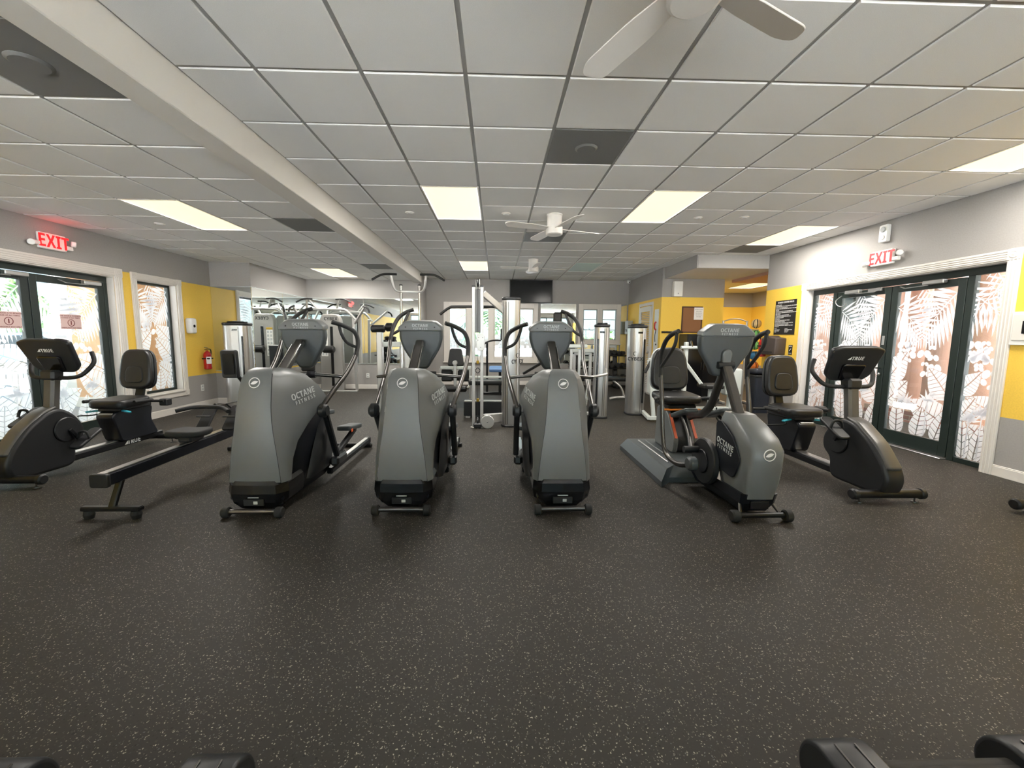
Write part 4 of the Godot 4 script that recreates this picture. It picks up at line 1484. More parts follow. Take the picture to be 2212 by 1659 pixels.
		bar("pedal_beam", Vector3(sg * 0.24, 0.16, -0.8), Vector3(sg * 0.2, 0.30 if k == 0 else 0.42, -1.55 + dz), 0.05, 0.06, "black_metal", o, 0.012)
		var pb0 := Basis(Vector3.RIGHT, -0.12)
		slab("pedal", round_rect(0.15, 0.40, 0.04), 0.05, "grey_shroud_dark", o, Transform3D(pb0 * Basis(Vector3.RIGHT, -PI / 2), Vector3(sg * 0.2, 0.33 if k == 0 else 0.44, -1.4 + dz)), 0.012, 2)
		box("pedal_marker", Vector3(sg * 0.278, 0.35 if k == 0 else 0.46, -1.25 + dz), Vector3(0.006, 0.03, 0.05), "orange_stripe", o, 0.001)
		bar("roller_rail", Vector3(sg * 0.235, 0.075, -0.78), Vector3(sg * 0.235, 0.075, -1.94), 0.06, 0.06, "black_metal", o, 0.012)
		bar("rail_cover", Vector3(sg * 0.235, 0.112, -0.95), Vector3(sg * 0.235, 0.112, -1.92), 0.048, 0.014, "alu", o, 0.004)
		bar("rail_end_cap", Vector3(sg * 0.235, 0.08, -1.9), Vector3(sg * 0.235, 0.08, -1.97), 0.07, 0.085, "black_plastic", o, 0.014)
		disc("roller_wheel", Vector3(sg * 0.205, 0.155, -1.05 + dz), Vector3(sg * 0.265, 0.155, -1.05 + dz), 0.042, "black_rubber", o, 0.01, 16)
	bar("rear_foot", Vector3(-0.3, 0.025, -1.9), Vector3(0.3, 0.025, -1.9), 0.05, 0.05, "black_metal", o, 0.01)

func seat_back(parent: Node3D, at: Vector3, w: float, h: float, tilt: float, m := "vinyl", edge := "black_plastic") -> void:
	var out := []
	for k in 24:
		var a := TAU * k / 24.0
		var c := cos(a)
		var s := sin(a)
		var px := signf(c) * pow(absf(c), 0.55) * w / 2
		var py := signf(s) * pow(absf(s), 0.55) * h / 2
		px *= 1.0 - 0.18 * (py / h + 0.5)
		out.append(Vector2(px, py))
	var xf := Transform3D(Basis(Vector3.RIGHT, tilt), at)
	var shell := slab("backrest_shell", out, 0.03, edge, parent, xf * Transform3D(Basis(), Vector3(0, 0, -0.03)), 0.01, 2)
	var inner := []
	for p in out:
		inner.append(p * 0.985)
	slab("backrest", inner, 0.075, m, parent, xf, 0.03, 4)
	var lum := []
	for p in out:
		lum.append(Vector2(p.x * 0.55, p.y * 0.42 - h * 0.14))
	slab("lumbar_pad", lum, 0.014, m, shell, xf * Transform3D(Basis(), Vector3(0, 0, 0.07)), 0.012, 3)

func recumbent_bike(at: Vector3, label: String) -> void:
	var o := thing("recumbent_bike", label, "exercise bike", at, 0.0, "recumbent bikes on either side")
	tube("front_stabilizer", [Vector3(-0.27, 0.075, 0), Vector3(0.27, 0.075, 0)], 0.038, "black_metal", o, 14, false)
	for sg in [-1.0, 1.0]:
		disc("end_cap", Vector3(sg * 0.262, 0.075, 0), Vector3(sg * 0.315, 0.075, 0), 0.046, "black_plastic", o, 0.012)
		lathe("levelling_foot", [Vector2(0.006, 0.045), Vector2(0.006, 0.012), Vector2(0.022, 0.008), Vector2(0.024, 0.0)], "steel_dark", o, Vector3(sg * 0.24, 0, 0), Basis(), 14)
	# shroud in side view, turned to run along z
	var side := Transform3D(Basis(Vector3(0, 0, 1), Vector3.UP, Vector3(-1, 0, 0)), Vector3(0.085, 0, 0))
	var prof := round_poly([Vector2(-0.52, 0.05), Vector2(0.02, 0.05), Vector2(0.075, 0.2), Vector2(0.02, 0.33), Vector2(-0.12, 0.5), Vector2(-0.3, 0.62), Vector2(-0.42, 0.64), Vector2(-0.55, 0.56), Vector2(-0.635, 0.42), Vector2(-0.62, 0.30), Vector2(-0.53, 0.24)], 0.09, 5)
	slab("shroud", prof, 0.17, "black_plastic", o, side, 0.03, 4)
	var crest := round_poly([Vector2(0.05, 0.30), Vector2(-0.1, 0.485), Vector2(-0.29, 0.625), Vector2(-0.42, 0.66), Vector2(-0.41, 0.60), Vector2(-0.28, 0.55), Vector2(-0.12, 0.42), Vector2(0.02, 0.27)], 0.04, 3)
	slab("shroud_crest", crest, 0.13, "steel_plastic", o, Transform3D(side.basis, Vector3(0.065, 0.004, 0.006)), 0.02, 3)
	for sg in [-1.0, 1.0]:
		disc("crank_cover", Vector3(sg * 0.086, 0.42, -0.45), Vector3(sg * 0.1, 0.42, -0.45), 0.12, "black_plastic", o, 0.008, 28)
		var y := 0.30 if sg > 0 else 0.54
		bar("crank_arm", Vector3(sg * 0.115, 0.42, -0.45), Vector3(sg * 0.12, y, -0.53 if sg > 0 else -0.38), 0.02, 0.035, "black_metal", o, 0.005)
		slab("pedal", round_rect(0.11, 0.30, 0.04), 0.03, "black_plastic", o, Transform3D(Basis(Vector3.RIGHT, -PI / 2 + 0.5), Vector3(sg * 0.19, y, -0.53 if sg > 0 else -0.38)), 0.01, 2)
		tube("pedal_strap", [Vector3(sg * 0.19 - 0.055, y + 0.02, -0.5 if sg > 0 else -0.35), Vector3(sg * 0.19 - 0.03, y + 0.08, -0.5 if sg > 0 else -0.35), Vector3(sg * 0.19 + 0.03, y + 0.08, -0.5 if sg > 0 else -0.35), Vector3(sg * 0.19 + 0.055, y + 0.02, -0.5 if sg > 0 else -0.35)], 0.012, "black_rubber", o, 6)
	# mast, handlebar, console
	bar("mast", Vector3(0, 0.58, -0.41), Vector3(0, 0.93, -0.455), 0.10, 0.09, "steel_plastic", o, 0.02)
	bar("mast_collar", Vector3(0, 0.90, -0.45), Vector3(0, 1.0, -0.46), 0.13, 0.12, "black_plastic", o, 0.02)
	for sg in [-1.0, 1.0]:
		tube("handlebar", [Vector3(sg * 0.04, 0.925, -0.46), Vector3(sg * 0.16, 0.925, -0.47), Vector3(sg * 0.235, 0.95, -0.50), Vector3(sg * 0.285, 1.03, -0.55), Vector3(sg * 0.29, 1.09, -0.58), Vector3(sg * 0.255, 1.17, -0.60)], 0.019, "black_rubber", o, 10)
	var cx := Transform3D(Basis(Vector3.RIGHT, 0.42), Vector3(0, 1.14, -0.50))
	var con := slab("console", round_poly([Vector2(-0.15, -0.165), Vector2(0.15, -0.165), Vector2(0.215, -0.1), Vector2(0.245, 0.16), Vector2(0.16, 0.185), Vector2(-0.16, 0.185), Vector2(-0.245, 0.16), Vector2(-0.215, -0.1)], 0.03), 0.05, "black_plastic", o, cx, 0.015, 3)
	slab("console_back", round_poly([Vector2(-0.09, -0.15), Vector2(0.09, -0.15), Vector2(0.11, 0.02), Vector2(-0.11, 0.02)], 0.03), 0.03, "black_gloss", con, cx * Transform3D(Basis(), Vector3(0, 0, 0.045)), 0.012, 3)
	text("lettering", "TRUE", 0.034, "print_white", con, cx * Transform3D(Basis(), Vector3(0.012, 0.075, 0.0515)), 0.001)
	var sail := new_st()
	add_slab(sail, PackedVector2Array([Vector2(-0.082, 0.062), Vector2(-0.05, 0.062), Vector2(-0.05, 0.092)]), 0.001, 0.0, 1, cx * Transform3D(Basis(), Vector3(0, 0, 0.0512)))
	obj("logo_mark", sail, "print_white", con)
	slab("screen", round_rect(0.36, 0.24, 0.02), 0.003, "screen_black", con, cx * Transform3D(Basis(), Vector3(0, 0.02, -0.003)), 0.001)
	# main rail and seat
	bar("frame_rail", Vector3(0, 0.115, -0.3), Vector3(0, 0.115, -1.62), 0.13, 0.07, "black_metal", o, 0.012)
	bar("rail_cover", Vector3(0, 0.153, -0.55), Vector3(0, 0.153, -1.5), 0.075, 0.012, "alu", o, 0.003)
	for sg in [-1.0, 1.0]:
		text("lettering", "TRUE", 0.05, "print_white", o, Transform3D(Basis(Vector3(0, 0, -sg), Vector3.UP, Vector3(sg, 0, 0)), Vector3(sg * 0.0662, 0.115, -1.22 + sg * 0.025)), 0.001)
		sail = new_st()
		add_slab(sail, PackedVector2Array([Vector2(-0.125, -0.02), Vector2(-0.08, -0.02), Vector2(-0.08, 0.026)]), 0.001, 0.0, 1, Transform3D(Basis(Vector3(0, 0, -sg), Vector3.UP, Vector3(sg, 0, 0)), Vector3(sg * 0.0662, 0.115, -1.22 + sg * 0.025)))
		obj("logo_mark", sail, "print_white", o)
	tube("rear_stabilizer", [Vector3(-0.27, 0.08, -1.55), Vector3(0.27, 0.08, -1.55)], 0.034, "black_metal", o, 12, false)
	for sg in [-1.0, 1.0]:
		disc("end_cap", Vector3(sg * 0.265, 0.08, -1.55), Vector3(sg * 0.30, 0.08, -1.55), 0.04, "black_plastic", o, 0.01)
		lathe("levelling_foot", [Vector2(0.006, 0.05), Vector2(0.006, 0.012), Vector2(0.022, 0.008), Vector2(0.024, 0.0)], "steel_dark", o, Vector3(sg * 0.22, 0, -1.55), Basis(), 14)
	var fair := round_poly([Vector2(-1.52, 0.14), Vector2(-1.02, 0.14), Vector2(-0.92, 0.46), Vector2(-1.0, 0.5), Vector2(-1.46, 0.5), Vector2(-1.42, 0.34)], 0.05, 3)
	slab("seat_fairing", fair, 0.19, "navy_black", o, Transform3D(side.basis, Vector3(0.095, 0, 0)), 0.012, 2)
	bar("fairing_ledge", Vector3(0, 0.465, -0.94), Vector3(0, 0.465, -1.1), 0.15, 0.035, "alu", o, 0.006)
	slab("seat_base", round_rect(0.40, 0.42, 0.1, 6), 0.09, "vinyl", o, Transform3D(Basis(Vector3.RIGHT, -PI / 2 + 0.03), Vector3(0, 0.535, -1.14)), 0.03, 3)
	bar("seat_carriage", Vector3(0, 0.52, -0.98), Vector3(0, 0.52, -1.42), 0.24, 0.06, "black_plastic", o, 0.015)
	bar("back_post", Vector3(0, 0.55, -1.38), Vector3(0, 0.80, -1.45), 0.10, 0.035, "black_metal", o, 0.008)
	seat_back(o, Vector3(0, 0.93, -1.43), 0.41, 0.48, -0.14)
	for sg in [-1.0, 1.0]:
		tube("side_grip", [Vector3(sg * 0.12, 0.575, -1.32), Vector3(sg * 0.25, 0.585, -1.26), Vector3(sg * 0.27, 0.59, -1.2), Vector3(sg * 0.275, 0.60, -1.0)], 0.018, "black_rubber", o, 10)
		tube("grip_bar", [Vector3(sg * 0.22, 0.58, -1.22), Vector3(sg * 0.42, 0.58, -1.22)], 0.016, "black_rubber", o, 10, false)
	slab("cup_holder", round_rect(0.10, 0.08, 0.02), 0.08, "black_plastic", o, Transform3D(Basis(Vector3.RIGHT, -PI / 2), Vector3(0.40, 0.52, -1.27)), 0.008)
	bar("seat_lever", Vector3(0.12, 0.50, -1.02), Vector3(0.24, 0.49, -0.98), 0.03, 0.02, "cyan", o, 0.006)
	bar("seat_lever", Vector3(-0.12, 0.50, -1.02), Vector3(-0.24, 0.49, -0.98), 0.03, 0.02, "cyan", o, 0.006)
	tube("adjust_cable", [Vector3(-0.12, 0.46, -1.1), Vector3(-0.2, 0.45, -1.0), Vector3(-0.34, 0.44, -1.02), Vector3(-0.38, 0.43, -1.03)], 0.008, "black_rubber", o, 6)

func seated_elliptical(at: Vector3) -> void:
	var o := thing("seated_elliptical", "grey and black seated elliptical with curved arms and raised seat on a platform", "elliptical", at)
	# low platform
	var plat := new_st()
	var ring := func(w: float, z0: float, z1: float, y: float) -> PackedVector3Array: return PackedVector3Array([Vector3(-w, y, z1), Vector3(-w, y, z0 + 0.12), Vector3(-w + 0.12, y, z0), Vector3(w - 0.12, y, z0), Vector3(w, y, z0 + 0.12), Vector3(w, y, z1)])
	add_loft(plat, [ring.call(0.47, -0.80, -1.95, 0.0), ring.call(0.47, -0.80, -1.95, 0.05), ring.call(0.40, -0.87, -1.90, 0.145), ring.call(0.385, -0.885, -1.88, 0.15)], true, true, -1)
	obj("platform", plat, "grey_shroud_dark", o)
	for x in [-0.3, -0.22, 0.22, 0.3]:
		bar("platform_rail", Vector3(x, 0.153, -0.95), Vector3(x, 0.153, -1.8), 0.016, 0.01, "alu" if absf(x) > 0.25 else "grey_shroud", o, 0.003)
	# front: foot bar, base, shroud
	tube("front_bar", [Vector3(-0.2, 0.05, 0.02), Vector3(0.2, 0.05, 0.02)], 0.02, "black_metal", o, 12, false)
	for sg in [-1.0, 1.0]:
		disc("transport_wheel", Vector3(sg * 0.17, 0.045, 0.02), Vector3(sg * 0.23, 0.045, 0.02), 0.045, "black_rubber", o, 0.01)
		tube("bar_bracket", [Vector3(sg * 0.12, 0.12, -0.06), Vector3(sg * 0.15, 0.06, 0.0)], 0.012, "steel_dark", o, 8, false)
	var rows := []
	for s in [[0.05, 0.11, -0.06, 0.13, -0.75], [0.12, 0.135, -0.02, 0.15, -0.82], [0.2, 0.14, 0.0, 0.15, -0.8]]:
		rows.append(ring8(s[1], s[2], s[3], s[4], s[0]))
	var st := new_st()
	add_loft(st, rows, true, true, -1)
	obj("base_frame", st, "navy_black", o)
	box("power_panel", Vector3(0, 0.115, -0.012), Vector3(0.14, 0.06, 0.02), "black_gloss", o, 0.004)
	rows = []
	for s in [[0.16, 0.115, -0.005, 0.12, -0.34], [0.28, 0.128, 0.02, 0.14, -0.37], [0.42, 0.13, 0.045, 0.145, -0.40], [0.54, 0.125, 0.055, 0.14, -0.42], [0.62, 0.115, 0.0, 0.13, -0.42], [0.70, 0.10, -0.12, 0.115, -0.42], [0.76, 0.08, -0.24, 0.095, -0.41]]:
		rows.append(ring8(s[1], s[2], s[3], s[4], s[0]))
	st = new_st(0)
	add_loft(st, rows)
	obj("shroud", st, "grey_shroud", o)
	emblem(o, Transform3D(Basis(Vector3.RIGHT, 0.02), Vector3(0.0, 0.52, 0.062)), 0.042)
	for sg in [-1.0, 1.0]:
		slab("side_panel", round_poly([Vector2(-0.40, 0.3), Vector2(-0.12, 0.28), Vector2(-0.05, 0.45), Vector2(-0.16, 0.6), Vector2(-0.34, 0.7), Vector2(-0.41, 0.68)], 0.05, 3), 0.012, "navy_black", o, Transform3D(Basis(Vector3(0, 0, 1), Vector3.UP, Vector3(-1, 0, 0)), Vector3(sg * 0.142 + 0.006, 0, 0)), 0.004)
		octo_logo(o, Transform3D(Basis(Vector3(0, 0, -sg), Vector3.UP, Vector3(sg, 0, 0)), Vector3(sg * 0.151, 0.52, -0.26)).rotated_local(Vector3.BACK, -0.15), 0.045)
		disc("crank_cover", Vector3(sg * 0.14, 0.30, -0.52), Vector3(sg * 0.19, 0.30, -0.52), 0.20, "black_plastic", o, 0.01, 36)
		disc("crank_hub", Vector3(sg * 0.19, 0.30, -0.52), Vector3(sg * 0.2, 0.30, -0.52), 0.10, "navy_black", o, 0.004, 30)
		tube("crank_pin", [Vector3(sg * 0.17, 0.38, -0.60), Vector3(sg * 0.32, 0.38, -0.60)], 0.03, "black_plastic", o, 14, false)
	# mast, spine, console
	bar("mast", Vector3(0, 0.72, -0.33), Vector3(0, 1.12, -0.58), 0.08, 0.06, "steel_dark", o, 0.012)
	tube("spine", [Vector3(0, 1.10, -0.59), Vector3(0, 0.95, -0.68), Vector3(0, 0.76, -0.78), Vector3(0, 0.64, -0.92), Vector3(0, 0.60, -1.08), Vector3(0, 0.52, -1.3)], 0.042, "steel_dark", o, 12, true, 0.75, Vector3.RIGHT)
	var cx := Transform3D(Basis(Vector3.RIGHT, 0.12), Vector3(0, 1.27, -0.68))
	var con := slab("console", round_poly([Vector2(-0.14, 0.215), Vector2(0.14, 0.215), Vector2(0.225, 0.15), Vector2(0.235, 0.08), Vector2(0.215, -0.02), Vector2(0.12, -0.16), Vector2(0.09, -0.235), Vector2(-0.09, -0.235), Vector2(-0.12, -0.16), Vector2(-0.215, -0.02), Vector2(-0.235, 0.08), Vector2(-0.225, 0.15)], 0.035), 0.09, "grey_shroud_dark", o, cx, 0.022, 3)
	slab("console_cap", round_poly([Vector2(-0.14, 0.222), Vector2(0.14, 0.222), Vector2(0.23, 0.15), Vector2(0.235, 0.115), Vector2(-0.235, 0.115), Vector2(-0.23, 0.15)], 0.03), 0.11, "grey_shroud", con, cx * Transform3D(Basis(), Vector3(0, 0, -0.008)), 0.016, 3)
	octo_logo(con, cx * Transform3D(Basis(), Vector3(0, 0.172, 0.104)), 0.03)
	slab("cable_cover", round_poly([Vector2(-0.035, -0.14), Vector2(0.035, -0.14), Vector2(0.045, -0.02), Vector2(0.02, 0.01), Vector2(-0.02, 0.01), Vector2(-0.045, -0.02)], 0.02), 0.035, "grey_shroud", con, cx * Transform3D(Basis(), Vector3(0.0, 0, 0.085)), 0.01, 2)
	slab("screen", round_rect(0.3, 0.2, 0.02), 0.003, "screen_black", con, cx * Transform3D(Basis(), Vector3(0, 0.03, -0.003)), 0.001)
	tube("neck_pivot", [Vector3(-0.07, 1.13, -0.59), Vector3(0.07, 1.13, -0.59)], 0.03, "black_plastic", o, 12, false)
	# arms
	for sg in [-1.0, 1.0]:
		var dz := 0.0 if sg < 0 else 0.12
		var pa := [Vector3(sg * 0.32, 0.30, -0.42), Vector3(sg * 0.36, 0.24, -0.62 + dz), Vector3(sg * 0.385, 0.28, -0.82 + dz), Vector3(sg * 0.39, 0.45, -0.90 + dz), Vector3(sg * 0.39, 0.75, -0.96 + dz), Vector3(sg * 0.39, 1.0, -1.02 + dz)]
		var arm := tube("swing_arm", pa, 0.024, "steel_dark", o, 10, true, 0.8, Vector3(sg, 0, 0))
		tube("hand_grip", [Vector3(sg * 0.39, 0.98, -1.015 + dz), Vector3(sg * 0.39, 1.18, -1.03 + dz), Vector3(sg * 0.385, 1.32, -0.96 + dz), Vector3(sg * 0.375, 1.39, -0.85 + dz), Vector3(sg * 0.365, 1.42, -0.73 + dz)], 0.021, "black_rubber", arm, 10)
		tube("grip_brace", [Vector3(sg * 0.37, 1.41, -0.75 + dz), Vector3(sg * 0.37, 1.30, -0.78 + dz), Vector3(sg * 0.38, 1.18, -0.90 + dz), Vector3(sg * 0.39, 1.08, -1.02 + dz)], 0.016, "black_rubber", arm, 8)
		disc("arm_joint", Vector3(sg * 0.28, 0.30, -0.44), Vector3(sg * 0.36, 0.30, -0.44), 0.06, "grey_shroud_dark", arm, 0.015)
		# footplate and link
		slab("footplate", round_rect(0.14, 0.34, 0.04), 0.04, "grey_shroud_dark", o, Transform3D(Basis(Vector3.RIGHT, -PI / 2 - 0.35), Vector3(sg * 0.17, 0.62, -0.95)), 0.012, 2)
		tube("foot_link", [Vector3(sg * 0.17, 0.6, -0.95), Vector3(sg * 0.19, 0.48, -0.78), Vector3(sg * 0.24, 0.38, -0.62)], 0.028, "steel_dark", o, 10)
		tube("fixed_grip", [Vector3(sg * 0.12, 0.70, -1.4), Vector3(sg * 0.28, 0.72, -1.38), Vector3(sg * 0.32, 0.72, -1.25)], 0.018, "black_rubber", o, 10)
	# seat tower
	var side := Transform3D(Basis(Vector3(0, 0, 1), Vector3.UP, Vector3(-1, 0, 0)), Vector3.ZERO)
	for sg in [-1.0, 1.0]:
		var t := slab("tower_cheek", round_poly([Vector2(-1.75, 0.15), Vector2(-1.25, 0.15), Vector2(-1.22, 0.3), Vector2(-1.42, 0.55), Vector2(-1.58, 0.62), Vector2(-1.72, 0.58)], 0.04, 3), 0.05, "grey_shroud", o, Transform3D(side.basis, Vector3(sg * 0.105 + 0.025, 0, 0)), 0.012, 2)
		bar("accent_stripe", Vector3(sg * 0.105, 0.318, -1.228), Vector3(sg * 0.105, 0.545, -1.405), 0.03, 0.006, "orange_stripe", t, 0.001)
	slab("tower_core", round_poly([Vector2(-1.74, 0.15), Vector2(-1.30, 0.15), Vector2(-1.32, 0.30), Vector2(-1.50, 0.55), Vector2(-1.72, 0.62)], 0.03), 0.16, "navy_black", o, Transform3D(side.basis, Vector3(0.08, 0, 0)), 0.01)
	bar("seat_carriage", Vector3(0, 0.63, -1.35), Vector3(0, 0.63, -1.75), 0.30, 0.05, "black_metal", o, 0.012)
	bar("adjust_bar", Vector3(-0.2, 0.60, -1.36), Vector3(0.2, 0.60, -1.36), 0.03, 0.02, "orange", o, 0.006)
	slab("seat_base", round_rect(0.44, 0.42, 0.1, 6), 0.08, "vinyl", o, Transform3D(Basis(Vector3.RIGHT, -PI / 2 + 0.04), Vector3(0, 0.67, -1.53)), 0.03, 3)
	bar("back_post", Vector3(0, 0.68, -1.76), Vector3(0, 0.86, -1.80), 0.12, 0.035, "black_metal", o, 0.008)
	seat_back(o, Vector3(0, 1.0, -1.78), 0.46, 0.50, -0.12, "vinyl", "print_grey")

func rower(at: Vector3) -> void:
	var o := thing("rowing_machine", "black rowing machine with a long inclined slide rail and upright monitor", "rower", at)
	bar("rear_foot", Vector3(-0.215, 0.075, 0), Vector3(0.215, 0.075, 0), 0.05, 0.035, "black_metal", o, 0.008)
	for sg in [-1.0, 1.0]:
		lathe("rubber_foot", [Vector2(0.03, 0.06), Vector2(0.035, 0.03), Vector2(0.028, 0.0), Vector2(0, 0)], "black_rubber", o, Vector3(sg * 0.17, 0, 0), Basis(), 16)
	bar("rear_leg", Vector3(0, 0.08, 0), Vector3(0, 0.29, -0.10), 0.05, 0.035, "black_metal", o, 0.008)
	bar("slide_rail", Vector3(0, 0.305, 0.06), Vector3(0, 0.33, -1.75), 0.075, 0.09, "navy_black", o, 0.008)
	bar("rail_top", Vector3(0, 0.355, 0.06), Vector3(0, 0.38, -1.55), 0.055, 0.012, "alu", o, 0.003)
	slab("rail_end_cap", round_rect(0.13, 0.1, 0.02), 0.03, "black_plastic", o, Transform3D(Basis(), Vector3(0, 0.31, 0.055)), 0.006, 2)
	var seat := round_poly([Vector2(-0.16, -0.12), Vector2(-0.08, -0.14), Vector2(0.08, -0.14), Vector2(0.16, -0.12), Vector2(0.175, 0.02), Vector2(0.12, 0.13), Vector2(0.03, 0.09), Vector2(-0.03, 0.09), Vector2(-0.12, 0.13), Vector2(-0.175, 0.02)], 0.05, 4)
	slab("seat", seat, 0.055, "black_rubber", o, Transform3D(Basis(Vector3.RIGHT, -PI / 2), Vector3(0, 0.43, -0.82)), 0.02, 3)
	bar("seat_carriage", Vector3(0, 0.405, -0.73), Vector3(0, 0.405, -0.91), 0.12, 0.06, "black_plastic", o, 0.012)
	# front leg, flywheel, chain guard
	bar("front_leg", Vector3(0, 0.03, -1.75), Vector3(0, 0.75, -1.70), 0.07, 0.06, "black_metal", o, 0.012)
	bar("front_foot", Vector3(-0.3, 0.03, -1.78), Vector3(0.3, 0.03, -1.78), 0.06, 0.05, "black_metal", o, 0.01)
	disc("flywheel_housing", Vector3(-0.09, 0.45, -1.98), Vector3(0.09, 0.45, -1.98), 0.26, "black_plastic", o, 0.02, 40)
	disc("flywheel_cage", Vector3(0.09, 0.45, -1.98), Vector3(0.105, 0.45, -1.98), 0.2, "steel_dark", o, 0.004, 40)
	for sg in [-1.0, 1.0]:
		slab("footrest", round_rect(0.12, 0.30, 0.03), 0.025, "black_plastic", o, Transform3D(Basis(Vector3.RIGHT, -0.75), Vector3(sg * 0.13, 0.50, -1.24)), 0.008, 2)
		bar("foot_strap", Vector3(sg * 0.13 - 0.065, 0.53, -1.18), Vector3(sg * 0.13 + 0.065, 0.53, -1.18), 0.035, 0.012, "black_rubber", o, 0.003)
		tube("handle_hook", [Vector3(sg * 0.04, 0.58, -1.35), Vector3(sg * 0.06, 0.64, -1.25)], 0.012, "black_metal", o, 8, false)
	tube("pull_handle", [Vector3(-0.25, 0.62, -0.98), Vector3(-0.12, 0.645, -1.06), Vector3(0.12, 0.645, -1.06), Vector3(0.25, 0.62, -0.98)], 0.02, "black_rubber", o, 10)
	tube("pull_chain", [Vector3(0, 0.645, -1.06), Vector3(0, 0.62, -1.7)], 0.006, "steel_dark", o, 6, false)
	tube("monitor_arm", [Vector3(0, 0.72, -1.70), Vector3(0, 0.85, -1.62), Vector3(0, 0.95, -1.50)], 0.02, "black_metal", o, 10)
	slab("monitor", round_rect(0.17, 0.30, 0.03), 0.05, "black_plastic", o, Transform3D(Basis(Vector3.RIGHT, 0.05), Vector3(0, 1.045, -1.47)), 0.012, 2)
	slab("monitor_back", round_rect(0.12, 0.22, 0.02), 0.012, "black_gloss", o, Transform3D(Basis(Vector3.RIGHT, 0.05), Vector3(0, 1.045, -1.42)), 0.004, 1)

func treadmill(at: Vector3, label: String) -> void:
	# only the tail of the deck is in view; it runs away behind the camera
	var o := thing("treadmill", label, "treadmill", at, 0.0, "treadmills standing side by side")
	var side := Transform3D(Basis(Vector3(0, 0, 1), Vector3.UP, Vector3(-1, 0, 0)), Vector3.ZERO)
	for sg in [-1.0, 1.0]:
		var cap := slab("rear_cap", round_poly([Vector2(-0.06, 0.02), Vector2(0.12, 0.02), Vector2(0.12, 0.175), Vector2(0.0, 0.175), Vector2(-0.05, 0.145), Vector2(-0.075, 0.08)], 0.03, 4), 0.16, "black_plastic", o, Transform3D(side.basis, Vector3(sg * 0.285 + 0.08, 0, 0)), 0.012, 3)
		for k in 2:
			bar("cap_groove", Vector3(sg * 0.285 - 0.03 + 0.06 * k, 0.176, 0.002), Vector3(sg * 0.285 - 0.03 + 0.06 * k, 0.176, 0.118), 0.006, 0.004, "steel_dark", cap, 0.001)
		var rail := bar("foot_rail", Vector3(sg * 0.285, 0.14, 0.11), Vector3(sg * 0.285, 0.14, 1.85), 0.13, 0.05, "black_plastic", o, 0.008)
		for k in 7:
			bar("rail_rib", Vector3(sg * 0.285 + (k - 3) * 0.016, 0.168, 0.12), Vector3(sg * 0.285 + (k - 3) * 0.016, 0.168, 1.84), 0.008, 0.006, "black_rubber", rail, 0.002)
		bar("side_skirt", Vector3(sg * 0.345, 0.09, 0.1), Vector3(sg * 0.345, 0.09, 1.9), 0.03, 0.12, "grey_shroud_dark", o, 0.01)
	bar("belt", Vector3(0, 0.125, 0.03), Vector3(0, 0.125, 1.85), 0.44, 0.022, "belt", o, 0.008)
	tube("rear_roller", [Vector3(-0.22, 0.105, 0.03), Vector3(0.22, 0.105, 0.03)], 0.03, "belt", o, 16, false)
	bar("deck_frame", Vector3(0, 0.08, 0.08), Vector3(0, 0.08, 1.85), 0.42, 0.05, "black_metal", o, 0.008)
	slab("motor_cover", round_poly([Vector2(1.75, 0.04), Vector2(2.15, 0.04), Vector2(2.12, 0.22), Vector2(1.85, 0.27), Vector2(1.75, 0.2)], 0.04), 0.72, "black_plastic", o, Transform3D(Basis(Vector3(0, 0, 1), Vector3.UP, Vector3(-1, 0, 0)), Vector3(0.36, 0, 0)), 0.02, 2)
	for sg in [-1.0, 1.0]:
		bar("upright", Vector3(sg * 0.36, 0.15, 1.85), Vector3(sg * 0.36, 1.25, 1.75), 0.07, 0.09, "black_plastic", o, 0.015)
		tube("handrail", [Vector3(sg * 0.36, 1.05, 1.76), Vector3(sg * 0.36, 1.02, 1.3)], 0.022, "black_rubber", o, 10, false)
		lathe("levelling_foot", [Vector2(0.03, 0.05), Vector2(0.03, 0.0), Vector2(0, 0)], "black_rubber", o, Vector3(sg * 0.285, 0, 0.2), Basis(), 14)
		lathe("levelling_foot", [Vector2(0.03, 0.06), Vector2(0.03, 0.0), Vector2(0, 0)], "black_rubber", o, Vector3(sg * 0.285, 0, 1.95), Basis(), 14)
	slab("console", round_rect(0.78, 0.4, 0.06), 0.08, "black_plastic", o, Transform3D(Basis(Vector3.UP, PI) * Basis(Vector3.RIGHT, 0.5), Vector3(0, 1.32, 1.82)), 0.02, 2)

